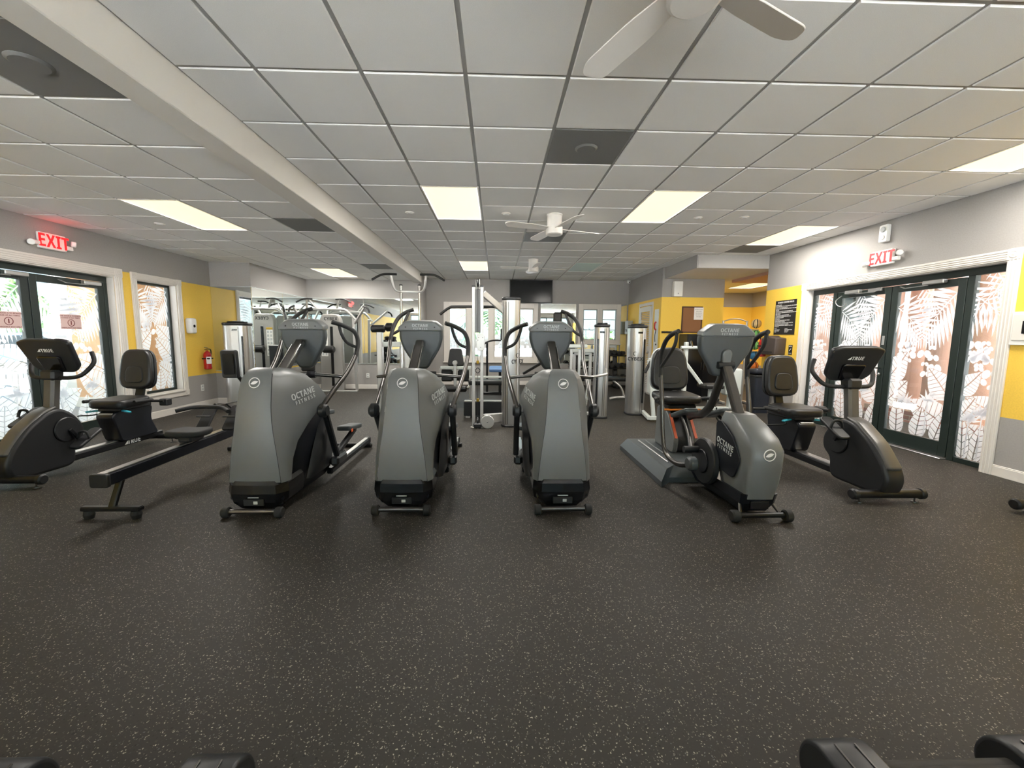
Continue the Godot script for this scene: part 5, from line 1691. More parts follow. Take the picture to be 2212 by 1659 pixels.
func build_cardio() -> void:
	mat("steel_plastic", rgb(88, 86, 84), 0.34, 0.2)
	mat("belt", rgb(58, 55, 51), 0.75)
	grain("belt", 0.4, 0.2, 5.0)
	elliptical(Vector3(-1.815, 0, -3.03), "grey elliptical trainer standing beside the rowing machine", false)
	elliptical(Vector3(-0.72, 0, -3.06), "grey elliptical trainer in the middle of its row under the lit panel", false)
	elliptical(Vector3(0.518, 0, -3.065), "grey elliptical trainer next to the seated elliptical", true)
	seated_elliptical(Vector3(1.985, 0, -2.9))
	recumbent_bike(Vector3(3.29, 0, -3.227), "black recumbent bike by the wide glass doors with the side lights")
	recumbent_bike(Vector3(-4.29, 0, -3.6), "black recumbent bike by the exit door with taped notices")
	rower(Vector3(-2.83, 0, -2.98))
	treadmill(Vector3(1.32, 0, -1.06), "dark treadmill whose tail end points at the seated elliptical")
	treadmill(Vector3(-1.08, 0, -1.05), "dark treadmill whose tail end points at the rowing machine side")
	# foot of one more bike at the right edge
	var o := thing("exercise_bike_base", "black stabilizer tube of a machine by the electrical panel", "exercise bike", Vector3(4.5, 0, -3.02))
	tube("stabilizer", [Vector3(-0.34, 0.07, 0), Vector3(0.34, 0.07, 0)], 0.036, "black_metal", o, 14, false)
	for sg in [-1.0, 1.0]:
		disc("end_cap", Vector3(sg * 0.33, 0.07, 0), Vector3(sg * 0.38, 0.07, 0), 0.044, "black_plastic", o, 0.012)
		lathe("levelling_foot", [Vector2(0.006, 0.045), Vector2(0.006, 0.012), Vector2(0.022, 0.008), Vector2(0.024, 0.0)], "steel_dark", o, Vector3(sg * 0.26, 0, 0), Basis(), 14)
	bar("frame_rail", Vector3(0, 0.1, -0.02), Vector3(0, 0.12, 1.2), 0.1, 0.06, "black_metal", o, 0.01)
	bar("rear_stabilizer", Vector3(-0.25, 0.05, 1.2), Vector3(0.25, 0.05, 1.2), 0.07, 0.07, "black_metal", o, 0.01)

# ------------------------------------------------------------------ strength machines
func swirl(parent: Node3D, xf: Transform3D, s: float) -> void:
	var st := new_st()
	var poly := PackedVector2Array()
	for k in 13:
		var a := 0.9 + 3.9 * k / 12.0
		poly.append(Vector2(cos(a), sin(a)) * s)
	for k in range(12, -1, -1):
		var a := 0.9 + 3.9 * k / 12.0
		poly.append(Vector2(cos(a) * 0.72 + 0.12, sin(a) * 0.78 + 0.03) * s)
	add_slab(st, poly, 0.002, 0.0, 1, xf)
	obj("logo_mark", st, "sign_black", parent)

func stack_tower(called: String, label: String, at: Vector3, turn: float, w: float, d: float, h: float, m: String, slot_side: float) -> Node3D:
	# a free standing weight-stack column: rounded extruded shell with flutes, cap, guide slot, base
	var o := thing(called, label, "weight machine", at, turn)
	var flat := Basis(Vector3.RIGHT, -PI / 2)
	slab("shell", round_rect(w, d, minf(w, d) * 0.46, 8), h - 0.09, m, o, Transform3D(flat, Vector3(0, 0.03, 0)), 0.004)
	slab("base_plate", round_rect(w * 1.06, d * 1.06, minf(w, d) * 0.46, 8), 0.03, "black_plastic", o, Transform3D(flat, Vector3.ZERO), 0.006)
	var cap := slab("top_cap", round_rect(w * 1.04, d * 1.04, minf(w, d) * 0.46, 8), 0.05, "black_plastic", o, Transform3D(flat, Vector3(0, h - 0.06, 0)), 0.02, 3)
	slab("cap_ridge", round_rect(w * 0.7, d * 0.7, minf(w, d) * 0.3, 6), 0.025, "black_gloss", cap, Transform3D(flat, Vector3(0, h - 0.012, 0)), 0.01, 2)
	for k in 3:
		bar("flute", Vector3(w * (0.14 + 0.11 * k), 0.05, d * (0.495 - 0.022 * k * k)), Vector3(w * (0.14 + 0.11 * k), h - 0.08, d * (0.495 - 0.022 * k * k)), 0.008, 0.006, "steel_dark", o, 0.002)
	bar("guide_slot", Vector3(slot_side * w * 0.26, 0.22, d * 0.488), Vector3(slot_side * w * 0.26, h - 0.25, d * 0.488), 0.03, 0.02, "black_gloss", o, 0.008)
	box("badge", Vector3(0, h - 0.14, d * 0.5), Vector3(0.08, 0.03, 0.006), "black_gloss", o, 0.002)
	return o

func roller(called: String, a: Vector3, c: Vector3, r: float, parent: Node3D) -> void:
	disc(called, a, c, r, "vinyl", parent, 0.02, 20)

func machine_frame(parent: Node3D, pts: Array, m := "silver_paint", w := 0.05, called := "frame_tube") -> void:
	for i in pts.size() - 1:
		bar(called, pts[i], pts[i + 1], w, w, m, parent, 0.008)

func dumbbell(label: String, at: Vector3, s: float) -> Node3D:
	var o := thing("dumbbell", label, "dumbbell", at, 0.0, "dumbbells on the black rack")
	for sg in [-1.0, 1.0]:
		var hex := PackedVector2Array()
		for k in 6:
			hex.append(Vector2(cos(TAU * k / 6) * 0.055, sin(TAU * k / 6) * 0.055) * s)
		slab("weight_head", hex, 0.07 * s, "black_rubber", o, Transform3D(Basis(), Vector3(0, 0.048 * s, sg * 0.095 * s - 0.035 * s)), 0.006)
	tube("handle", [Vector3(0, 0.048 * s, -0.07 * s), Vector3(0, 0.048 * s, 0.07 * s)], 0.014 * s, "chrome", o, 8, false)
	return o

func build_strength() -> void:
	# central cable station
	var o := thing("cable_station", "silver cable station with twin uprights and a tall rounded weight column", "cable machine", Vector3(0, 0, -6.0))
	for x in [-0.335, -0.215]:
		bar("upright", Vector3(x, 0.02, 0), Vector3(x, 2.06, 0), 0.045, 0.05, "silver_paint", o, 0.006)
		disc("upright_foot", Vector3(x, 0.0, 0), Vector3(x, 0.02, 0), 0.05, "silver_paint", o)
		box("upright_cap", Vector3(x, 2.07, 0), Vector3(0.05, 0.02, 0.055), "black_plastic", o, 0.004)
	box("guide_plate", Vector3(-0.275, 1.72, -0.02), Vector3(0.085, 0.62, 0.03), "steel_dark", o, 0.006)
	for p in [[2.12, 0.06], [0.1, 0.06]]:
		disc("pulley", Vector3(-0.289, p[0], 0), Vector3(-0.261, p[0], 0), p[1], "black_plastic", o, 0.006, 24)
	bar("pulley_bracket", Vector3(-0.3, 2.02, 0), Vector3(-0.3, 2.17, 0), 0.012, 0.03, "chrome", o, 0.003)
	bar("pulley_bracket", Vector3(-0.25, 2.02, 0), Vector3(-0.25, 2.17, 0), 0.012, 0.03, "chrome", o, 0.003)
	bar("top_beam", Vector3(-0.2, 1.98, -0.02), Vector3(0.12, 1.72, -0.16), 0.05, 0.09, "silver_paint", o, 0.008)
	bar("base_beam", Vector3(-0.2, 0.13, -0.03), Vector3(0.12, 0.13, -0.16), 0.06, 0.14, "silver_paint", o, 0.008)
	disc("base_pulley_cover", Vector3(-0.13, 0.1, 0.03), Vector3(-0.13, 0.1, 0.06), 0.1, "silver_paint", o, 0.006, 32)
	disc("cover_screw", Vector3(-0.13, 0.1, 0.06), Vector3(-0.13, 0.1, 0.064), 0.01, "chrome", o, 0.001, 10)
	box("floor_pulley_block", Vector3(-0.275, 0.05, 0.05), Vector3(0.12, 0.06, 0.08), "black_plastic", o, 0.01)
	slab("carriage_plate", round_rect(0.115, 0.25, 0.057, 8), 0.03, "silver_paint", o, Transform3D(Basis(), Vector3(-0.23, 1.27, 0.035)), 0.006)
	for p in [[-0.03, 0.07], [0.03, 0.07], [0, -0.07], [-0.04, 0.03]]:
		disc("plate_bolt", Vector3(-0.23 + p[0], 1.27 + p[1], 0.065), Vector3(-0.23 + p[0], 1.27 + p[1], 0.07), 0.007, "steel_dark", o, 0.001, 8)
	for y in [0.98, 0.42]:
		disc("cable_stop", Vector3(-0.275, y - 0.025, 0.01), Vector3(-0.275, y + 0.025, 0.01), 0.02, "brass", o, 0.006, 12)
	tube("cable", [Vector3(-0.275, 2.1, 0.01), Vector3(-0.275, 1.0, 0.01)], 0.004, "steel_dark", o, 6, false)
	tube("low_cable", [Vector3(-0.275, 0.8, 0.01), Vector3(-0.275, 0.12, 0.01)], 0.004, "steel_dark", o, 6, false)
	tube("chain_ring", [Vector3(-0.275, 0.9, 0.01), Vector3(-0.31, 0.86, 0.01), Vector3(-0.275, 0.82, 0.01), Vector3(-0.24, 0.86, 0.01), Vector3(-0.275, 0.9, 0.01)], 0.006, "black_metal", o, 6)
	tube("lat_bar", [Vector3(-0.86, 1.68, -0.3), Vector3(-0.72, 1.78, -0.3), Vector3(-0.6, 1.8, -0.3), Vector3(0.0, 1.8, -0.3), Vector3(0.12, 1.78, -0.3), Vector3(0.26, 1.68, -0.3)], 0.02, "black_rubber", o, 10)
	tube("lat_cable", [Vector3(-0.3, 1.8, -0.3), Vector3(-0.3, 2.1, -0.05)], 0.004, "steel_dark", o, 6, false)
	var flat := Basis(Vector3.RIGHT, -PI / 2)
	slab("weight_column", round_rect(0.27, 0.34, 0.11, 8), 1.86, "alu", o, Transform3D(flat, Vector3(0.215, 0.03, -0.2)), 0.004)
	slab("column_cap", round_rect(0.285, 0.355, 0.115, 8), 0.05, "black_plastic", o, Transform3D(flat, Vector3(0.215, 1.88, -0.2)), 0.02, 3)
	slab("column_base", round_rect(0.285, 0.355, 0.115, 8), 0.03, "black_plastic", o, Transform3D(flat, Vector3(0.215, 0.0, -0.2)), 0.006)
	for k in 3:
		bar("flute", Vector3(0.10 + 0.035 * k, 0.05, -0.036 + 0.004 * k), Vector3(0.10 + 0.035 * k, 1.86, -0.036 + 0.004 * k), 0.008, 0.006, "steel_dark", o, 0.002)
	var cyb := Transform3D(Basis(Vector3.UP, 0.75), Vector3(0.305, 1.0, -0.055))
	swirl(o, cyb * Transform3D(Basis(), Vector3(0, 0.08, 0.008)), 0.035)
	text("lettering", "CYBEX", 0.06, "sign_black", o, cyb * Transform3D(Basis(), Vector3(0, -0.01, 0.006)), 0.002)
	# low black step box and padded roller bench behind the uprights
	o = thing("step_box", "black step box with a pale top edge behind the cable station", "step", Vector3(-0.17, 0, -6.85))
	box("box_body", Vector3(0, 0.16, 0), Vector3(0.74, 0.24, 0.3), "black_plastic", o, 0.01)
	box("top_edge", Vector3(0, 0.29, 0.13), Vector3(0.72, 0.02, 0.04), "cream_plate", o, 0.004)
	box("foot", Vector3(-0.3, 0.02, 0), Vector3(0.08, 0.04, 0.28), "silver_paint", o, 0.006)
	box("foot", Vector3(0.3, 0.02, 0), Vector3(0.08, 0.04, 0.28), "silver_paint", o, 0.006)
	o = thing("seated_row_bench", "padded black bench on a silver frame behind the cable station", "bench", Vector3(-0.15, 0, -7.6))
	slab("pad", round_rect(0.72, 0.3, 0.05), 0.09, "vinyl", o, Transform3D(flat, Vector3(0, 0.46, 0)), 0.025, 3)
	bar("pad_frame", Vector3(-0.36, 0.59, -0.1), Vector3(0.36, 0.59, -0.1), 0.05, 0.04, "cream_plate", o, 0.008)
	for x in [-0.3, 0.3]:
		bar("leg", Vector3(x, 0.0, 0), Vector3(x, 0.46, 0), 0.05, 0.05, "silver_paint", o, 0.006)
		bar("rear_leg", Vector3(x, 0.0, -0.1), Vector3(x, 0.58, -0.1), 0.04, 0.04, "silver_paint", o, 0.006)
	# hanging plates (pale, see-through pads) in the stack
	# two stack towers to the right
	o = stack_tower("stack_tower", "slim silver weight column with a black slot and a chest bar", Vector3(1.76, 0, -6.85), -0.2, 0.25, 0.30, 1.58, "alu", -1.0)
	tube("side_arm", [Vector3(0.1, 0.76, 0.17), Vector3(-0.08, 0.72, 0.2), Vector3(-0.3, 0.70, 0.2)], 0.022, "silver_paint", o, 10)
	disc("arm_joint", Vector3(0.08, 0.74, 0.15), Vector3(0.08, 0.84, 0.15), 0.02, "silver_paint", o)
	machine_frame(o, [Vector3(-0.12, 0.06, 0.05), Vector3(-0.42, 0.06, 0.05)])
	bar("back_frame", Vector3(-0.36, 0.06, -0.1), Vector3(-0.36, 1.15, -0.12), 0.05, 0.05, "silver_paint", o, 0.008)
	bar("back_frame", Vector3(-0.5, 0.06, -0.1), Vector3(-0.5, 1.15, -0.12), 0.05, 0.05, "silver_paint", o, 0.008)
	box("top_plate", Vector3(-0.43, 1.2, -0.12), Vector3(0.4, 0.06, 0.16), "cream_plate", o, 0.01)
	bar("base_link", Vector3(-0.5, 0.04, -0.1), Vector3(-0.1, 0.04, -0.1), 0.05, 0.05, "silver_paint", o, 0.008)
	o = stack_tower("stack_tower", "slim silver weight column joined to a pale press frame", Vector3(2.46, 0, -7.15), 0.0, 0.30, 0.34, 1.58, "alu", 1.0)
	swirl(o, Transform3D(Basis(Vector3.UP, -0.3), Vector3(-0.08, 1.08, 0.166)), 0.035)
	text("lettering", "CYBEX", 0.06, "sign_black", o, Transform3D(Basis(Vector3.UP, -0.3), Vector3(-0.075, 0.99, 0.168)), 0.002)
	machine_frame(o, [Vector3(0.12, 0.06, 0.1), Vector3(0.02, 0.06, 0.68), Vector3(0.5, 0.06, 0.68)], "cream_plate", 0.06)
	machine_frame(o, [Vector3(0.1, 0.06, 0.66), Vector3(0.0, 1.0, 0.62), Vector3(0.3, 1.02, 0.5)], "cream_plate", 0.055)
	machine_frame(o, [Vector3(0.42, 0.06, 0.66), Vector3(0.4, 0.5, 0.6), Vector3(0.35, 0.9, 0.5)], "cream_plate", 0.05)
	tube("press_arm", [Vector3(0.3, 1.12, 0.5), Vector3(0.12, 1.1, 0.62), Vector3(0.0, 0.98, 0.7), Vector3(-0.1, 0.8, 0.72)], 0.024, "black_rubber", o, 10)
	disc("cam_wheel", Vector3(0.28, 1.0, 0.52), Vector3(0.28, 1.0, 0.58), 0.09, "black_plastic", o, 0.01, 28)
	box("weight_shroud", Vector3(0.26, 0.72, 0.42), Vector3(0.34, 0.6, 0.2), "cream_plate", o, 0.02)
	box("seat_pad", Vector3(0.36, 0.42, 0.75), Vector3(0.3, 0.07, 0.3), "vinyl", o, 0.02)
	bar("seat_post", Vector3(0.36, 0.06, 0.72), Vector3(0.36, 0.4, 0.75), 0.05, 0.05, "silver_paint", o, 0.006)
	disc("cable_pulley", Vector3(0.27, 0.25, 0.70), Vector3(0.27, 0.25, 0.73), 0.07, "print_grey", o, 0.006, 24)
	# silver tower by the corner mirror
	o = stack_tower("stack_tower", "wide silver weight column in front of the corner mirror", Vector3(-4.70, 0, -7.62), 0.25, 0.44, 0.36, 1.57, "alu", 1.0)
	text("lettering", "CYBEX", 0.035, "print_grey", o, face_z(Vector3(0, 1.43, 0.184)), 0.002)
	box("placard", Vector3(-0.03, 1.02, 0.181), Vector3(0.07, 0.1, 0.004), "paper", o, 0.001)
	# multi machine in the back corner
	o = thing("multi_press", "grey weight machine with overhead handles in the mirrored back corner", "weight machine", Vector3(-3.92, 0, -9.9))
	slab("shroud", round_poly([Vector2(-0.27, 0.02), Vector2(0.27, 0.02), Vector2(0.25, 1.70), Vector2(0.18, 1.84), Vector2(-0.18, 1.84), Vector2(-0.25, 1.70)], 0.05), 0.16, "grey_machine", o, Transform3D(Basis(), Vector3(0, 0, -0.08)), 0.02, 2)
	text("lettering", "CYBEX", 0.075, "sign_black", o, face_z(Vector3(0.02, 1.73, 0.081)), 0.002)
	bar("guide_slot", Vector3(0.03, 0.14, 0.078), Vector3(0.03, 1.55, 0.078), 0.07, 0.02, "black_gloss", o, 0.01)
	box("exercise_chart", Vector3(-0.14, 1.18, 0.082), Vector3(0.15, 0.66, 0.004), "paper", o, 0.001)
	box("chart_header", Vector3(-0.14, 1.49, 0.085), Vector3(0.15, 0.05, 0.004), "brass", o, 0.001)
	for r in 7:
		for c in 2:
			box("chart_figure", Vector3(-0.175 + 0.07 * c, 1.41 - 0.085 * r, 0.085), Vector3(0.045, 0.055, 0.003), "print_grey", o, 0.001)
	roller("roller_pad", Vector3(-0.1, 1.02, 0.28), Vector3(0.16, 1.02, 0.28), 0.085, o)
	bar("roller_arm", Vector3(0.03, 1.02, 0.28), Vector3(0.03, 0.9, 0.06), 0.04, 0.04, "black_metal", o, 0.006)
	tube("overhead_bar", [Vector3(-0.62, 1.72, 0.15), Vector3(-0.45, 1.9, 0.2), Vector3(-0.3, 1.94, 0.22), Vector3(0.3, 1.94, 0.22), Vector3(0.45, 1.9, 0.2), Vector3(0.62, 1.72, 0.15)], 0.03, "silver_paint", o, 10)
	for sg in [-1.0, 1.0]:
		bar("grip_riser", Vector3(sg * 0.22, 1.95, 0.22), Vector3(sg * 0.36, 2.16, 0.35), 0.035, 0.035, "silver_paint", o, 0.006)
		tube("overhead_grip", [Vector3(sg * 0.26, 2.16, 0.36), Vector3(sg * 0.45, 2.16, 0.36), Vector3(sg * 0.62, 2.08, 0.38)], 0.018, "black_rubber", o, 8)
		bar("side_post", Vector3(sg * 0.56, 0.02, 0.0), Vector3(sg * 0.56, 1.76, 0.1), 0.06, 0.06, "silver_paint", o, 0.008)
		bar("press_lever", Vector3(sg * 0.6, 1.62, 0.15), Vector3(0.95 if sg > 0 else -0.66, 2.0, 0.45), 0.05, 0.05, "silver_paint", o, 0.008)
		tube("press_grip", [Vector3(0.9 if sg > 0 else -0.62, 2.0, 0.45), Vector3(1.02 if sg > 0 else -0.7, 1.95, 0.5), Vector3(1.06 if sg > 0 else -0.72, 1.86, 0.52)], 0.02, "black_rubber", o, 8)
	box("base_foot", Vector3(0, 0.02, 0.1), Vector3(1.2, 0.04, 0.08), "silver_paint", o, 0.008)
	box("seat_pad", Vector3(-0.42, 0.46, 0.55), Vector3(0.34, 0.09, 0.36), "vinyl", o, 0.025)
	box("back_pad", Vector3(-0.42, 0.82, 0.36), Vector3(0.3, 0.6, 0.09), "vinyl", o, 0.025)
	bar("seat_post", Vector3(-0.42, 0.02, 0.5), Vector3(-0.42, 0.42, 0.55), 0.06, 0.06, "silver_paint", o, 0.008)
	# assisted chin and dip tower
	o = thing("chin_tower", "tall chin-up tower with two silver posts and black curved grips", "pull-up machine", Vector3(-1.52, 0, -7.35))
	for sg in [-1.0, 1.0]:
		tube("post", [Vector3(sg * 0.16, 0.0, 0), Vector3(sg * 0.16, 2.23, 0)], 0.026, "chrome", o, 12, false)
		disc("post_cap", Vector3(sg * 0.16, 2.22, 0), Vector3(sg * 0.16, 2.245, 0), 0.03, "black_plastic", o)
		tube("grip_arm", [Vector3(sg * 0.16, 2.12, 0.02), Vector3(sg * 0.22, 2.13, 0.05), Vector3(sg * 0.27, 2.2, 0.08), Vector3(sg * 0.3, 2.38, 0.12)], 0.02, "silver_paint", o, 10)
		tube("grip", [Vector3(sg * 0.2, 2.40, 0.12), Vector3(sg * 0.4, 2.40, 0.12), Vector3(sg * 0.5, 2.37, 0.13), Vector3(sg * 0.62, 2.30, 0.14)], 0.019, "black_rubber", o, 10)
	bar("crossbar", Vector3(-0.2, 2.12, 0), Vector3(0.2, 2.12, 0), 0.05, 0.04, "silver_paint", o, 0.008)
	box("weight_housing", Vector3(-0.12, 0.62, -0.12), Vector3(0.2, 1.2, 0.16), "silver_paint", o, 0.02)
	bar("front_column", Vector3(-0.52, 0.0, 0.1), Vector3(-0.52, 1.42, 0.1), 0.10, 0.12, "silver_paint", o, 0.015)
	bar("column_link", Vector3(-0.52, 1.2, 0.08), Vector3(-0.1, 1.2, -0.1), 0.06, 0.09, "cream_plate", o, 0.01)
	roller("arm_roller", Vector3(-0.66, 1.47, 0.12), Vector3(-0.42, 1.47, 0.12), 0.065, o)
	roller("arm_roller", Vector3(-0.44, 1.5, 0.0), Vector3(-0.3, 1.5, 0.0), 0.075, o)
	bar("base_beam", Vector3(-0.6, 0.04, 0.1), Vector3(0.35, 0.04, 0.1), 0.07, 0.07, "silver_paint", o, 0.01)
	bar("base_beam", Vector3(-0.12, 0.04, -0.3), Vector3(-0.12, 0.04, 0.5), 0.07, 0.07, "silver_paint", o, 0.01)
	bar("knee_lever", Vector3(0.02, 0.75, 0.05), Vector3(0.2, 0.62, 0.35), 0.05, 0.05, "silver_paint", o, 0.008)
	slab("knee_pad", round_rect(0.3, 0.24, 0.05), 0.07, "vinyl", o, Transform3D(flat, Vector3(0.2, 0.62, 0.38)), 0.02, 3)
	# leg extension
	o = thing("leg_extension", "leg machine with a black seat back and pale frame under the wide back window", "weight machine", Vector3(-0.83, 0, -8.3))
	slab("back_pad", round_poly([Vector2(-0.17, 0.0), Vector2(0.17, 0.0), Vector2(0.12, 0.36), Vector2(-0.12, 0.36)], 0.05), 0.08, "vinyl", o, Transform3D(Basis(Vector3.RIGHT, -0.12), Vector3(0, 0.74, -0.1)), 0.025, 3)
	bar("cross_bar", Vector3(-0.30, 0.72, 0.05), Vector3(0.32, 0.72, 0.05), 0.05, 0.06, "cream_plate", o, 0.01)
	bar("front_post", Vector3(0.0, 0.0, 0.1), Vector3(0.0, 0.84, 0.08), 0.06, 0.06, "silver_paint", o, 0.01)
	disc("post_knob", Vector3(0, 0.82, 0.06), Vector3(0, 0.82, 0.13), 0.05, "silver_paint", o, 0.01)
	for sg in [-1.0, 1.0]:
		box("side_pad", Vector3(sg * 0.17, 0.56, 0.02), Vector3(0.24, 0.24, 0.12), "vinyl", o, 0.03)
		bar("frame_leg", Vector3(sg * 0.3, 0.0, 0.05), Vector3(sg * 0.3, 0.7, 0.05), 0.05, 0.05, "silver_paint", o, 0.008)
		bar("foot_rail", Vector3(sg * 0.3, 0.03, -0.4), Vector3(sg * 0.3, 0.03, 0.35), 0.06, 0.05, "silver_paint", o, 0.008)
	roller("shin_roller", Vector3(-0.25, 0.33, 0.35), Vector3(0.25, 0.33, 0.35), 0.06, o)
	box("seat_pad", Vector3(0, 0.50, -0.15), Vector3(0.36, 0.09, 0.4), "vinyl", o, 0.025)
	tube("shin_lever", [Vector3(0.26, 0.5, 0.05), Vector3(0.3, 0.4, 0.28), Vector3(0.26, 0.33, 0.35)], 0.02, "chrome", o, 8)
	# stretch trainer with a blue pad
	o = thing("stretch_trainer", "black handled stretch trainer with a blue seat under the back window", "trainer", Vector3(-0.02, 0, -9.5))
	bar("post", Vector3(-0.2, 0.0, 0), Vector3(-0.2, 1.2, 0.0), 0.05, 0.05, "black_metal", o, 0.01)
	tube("handle", [Vector3(-0.28, 1.16, 0.05), Vector3(-0.2, 1.22, 0.02), Vector3(-0.05, 1.26, -0.05), Vector3(0.12, 1.26, -0.05)], 0.02, "black_rubber", o, 8)
	slab("seat", round_rect(0.5, 0.36, 0.05), 0.08, "blue_mat", o, Transform3D(Basis(Vector3.RIGHT, -PI / 2 + 0.15), Vector3(0.1, 0.56, 0)), 0.02, 2)
	bar("base", Vector3(-0.3, 0.03, 0), Vector3(0.4, 0.03, 0), 0.08, 0.06, "black_metal", o, 0.01)
	bar("seat_post", Vector3(0.1, 0.03, 0), Vector3(0.1, 0.56, 0), 0.06, 0.06, "black_metal", o, 0.01)
	box("knee_pad", Vector3(0.17, 1.4, -0.3), Vector3(0.12, 0.3, 0.1), "vinyl", o, 0.03)
	bar("pad_post", Vector3(0.17, 0.03, -0.3), Vector3(0.17, 1.3, -0.3), 0.04, 0.04, "black_metal", o, 0.008)
	bar("base_link", Vector3(0.17, 0.03, -0.3), Vector3(0.1, 0.03, 0.0), 0.05, 0.05, "black_metal", o, 0.008)
	# preacher pad post seen over a console
	o = thing("incline_press", "black padded press bench with silver struts before the mirror", "bench", Vector3(1.28, 0, -8.7))
	box("tall_pad", Vector3(0.0, 1.66, 0), Vector3(0.18, 0.42, 0.1), "vinyl", o, 0.03)
	bar("pad_post", Vector3(0, 0.02, -0.06), Vector3(0, 1.6, -0.06), 0.06, 0.06, "silver_paint", o, 0.01)
	machine_frame(o, [Vector3(0.36, 0.02, 0.1), Vector3(0.36, 1.0, 0.1), Vector3(0.7, 1.02, 0.1), Vector3(0.7, 0.02, 0.1)], "silver_paint", 0.06)
	box("shelf_plate", Vector3(0.53, 1.07, 0.1), Vector3(0.5, 0.08, 0.2), "cream_plate", o, 0.015)
	bar("base_beam", Vector3(-0.1, 0.04, 0.0), Vector3(0.8, 0.04, 0.0), 0.07, 0.06, "silver_paint", o, 0.01)
	bar("tilt_bar", Vector3(-0.75, 0.62, 0.6), Vector3(-0.3, 0.85, 0.3), 0.05, 0.05, "black_metal", o, 0.012)
	bar("tilt_post", Vector3(-0.3, 0.85, 0.3), Vector3(0.0, 0.9, -0.03), 0.04, 0.04, "silver_paint", o, 0.008)
	# dumbbell rack
	o = thing("dumbbell_rack", "black three tier dumbbell rack along the back wall", "rack", Vector3(2.72, 0, -10.95))
	for y in [[0.86, -0.1], [0.52, 0.0], [0.2, 0.1]]:
		slab("tray", round_rect(1.56, 0.26, 0.02), 0.025, "black_metal", o, Transform3D(Basis(Vector3.RIGHT, -PI / 2 + 0.12), Vector3(0, y[0], y[1])), 0.006)
	for sg in [-1.0, 1.0]:
		bar("upright", Vector3(sg * 0.5, 0.02, 0.0), Vector3(sg * 0.5, 0.9, -0.14), 0.12, 0.06, "black_metal", o, 0.01)
		bar("floor_foot", Vector3(sg * 0.5, 0.03, -0.3), Vector3(sg * 0.5, 0.03, 0.25), 0.08, 0.05, "black_metal", o, 0.01)
	var first: Node3D
	var tiers := ["upper", "middle", "lower"]
	var n := [12, 9, 8]
	var sc := [0.9, 1.15, 1.25]
	for t in 3:
		first = null
		for k in n[t]:
			var p := Vector3(2.72 - 0.70 + 1.4 * k / (n[t] - 1), [0.893, 0.553, 0.235][t], -10.95 + [-0.1, 0.0, 0.1][t])
			var words := "black hex dumbbell on the %s tier of the rack, %s from the louvred door" % [tiers[t], ["first", "second", "third", "fourth", "fifth", "sixth", "seventh", "eighth", "ninth", "tenth", "eleventh", "twelfth"][n[t] - 1 - k]]
			if first == null:
				first = dumbbell(words, p, sc[t])
			else:
				copy(first, p, 0.0, words)
	# flat bench
	o = thing("flat_bench", "flat black padded bench with curved silver legs near the dumbbells", "bench", Vector3(2.72, 0, -8.85), 0.0)
	slab("pad", round_rect(0.62, 0.3, 0.05), 0.07, "vinyl", o, Transform3D(Basis(Vector3.UP, -0.25) * flat, Vector3(0, 0.42, 0)), 0.02, 3)
	tube("leg", [Vector3(-0.18, 0.42, 0.05), Vector3(-0.02, 0.28, 0.1), Vector3(0.06, 0.06, 0.12)], 0.032, "silver_paint", o, 10, true, 0.7)
	tube("leg", [Vector3(0.2, 0.42, -0.05), Vector3(0.24, 0.25, -0.12), Vector3(0.26, 0.06, -0.14)], 0.032, "silver_paint", o, 10, true, 0.7)
	tube("foot_tube", [Vector3(-0.26, 0.03, 0.12), Vector3(-0.1, 0.06, 0.12), Vector3(0.3, 0.06, 0.12)], 0.03, "silver_paint", o, 10)
	tube("foot_tube", [Vector3(0.1, 0.04, -0.14), Vector3(0.35, 0.05, -0.14)], 0.03, "silver_paint", o, 10, false)
	# pale machine beyond the seated elliptical
	o = thing("shoulder_press", "pale framed press machine in front of the black cabinet", "weight machine", Vector3(3.55, 0, -7.6))
	bar("post", Vector3(0, 0.0, 0), Vector3(0, 1.28, 0), 0.07, 0.07, "cream_plate", o, 0.01)
	tube("top_bar", [Vector3(-0.12, 1.18, 0.05), Vector3(0.3, 1.18, 0.05)], 0.03, "cream_plate", o, 10, false)
	tube("handle", [Vector3(0.1, 1.18, 0.05), Vector3(0.04, 1.3, 0.1)], 0.018, "chrome", o, 8, false)
	bar("strut", Vector3(0, 0.9, 0), Vector3(0.3, 0.45, 0.15), 0.06, 0.06, "cream_plate", o, 0.01)
	box("seat_pad", Vector3(0.4, 0.48, 0.2), Vector3(0.36, 0.08, 0.36), "vinyl", o, 0.025)
	bar("seat_post", Vector3(0.4, 0.02, 0.2), Vector3(0.4, 0.45, 0.2), 0.06, 0.06, "cream_plate", o, 0.01)
	bar("base_beam", Vector3(-0.1, 0.04, 0.1), Vector3(0.6, 0.04, 0.1), 0.08, 0.07, "cream_plate", o, 0.01)
	box("weight_guard", Vector3(0.85, 0.55, 0.1), Vector3(0.3, 0.5, 0.22), "cream_plate", o, 0.03)
	bar("guard_leg", Vector3(0.85, 0.0, 0.1), Vector3(0.85, 0.32, 0.1), 0.1, 0.1, "cream_plate", o, 0.01)
	bar("base_link", Vector3(0.55, 0.04, 0.1), Vector3(0.85, 0.04, 0.1), 0.08, 0.07, "cream_plate", o, 0.01)

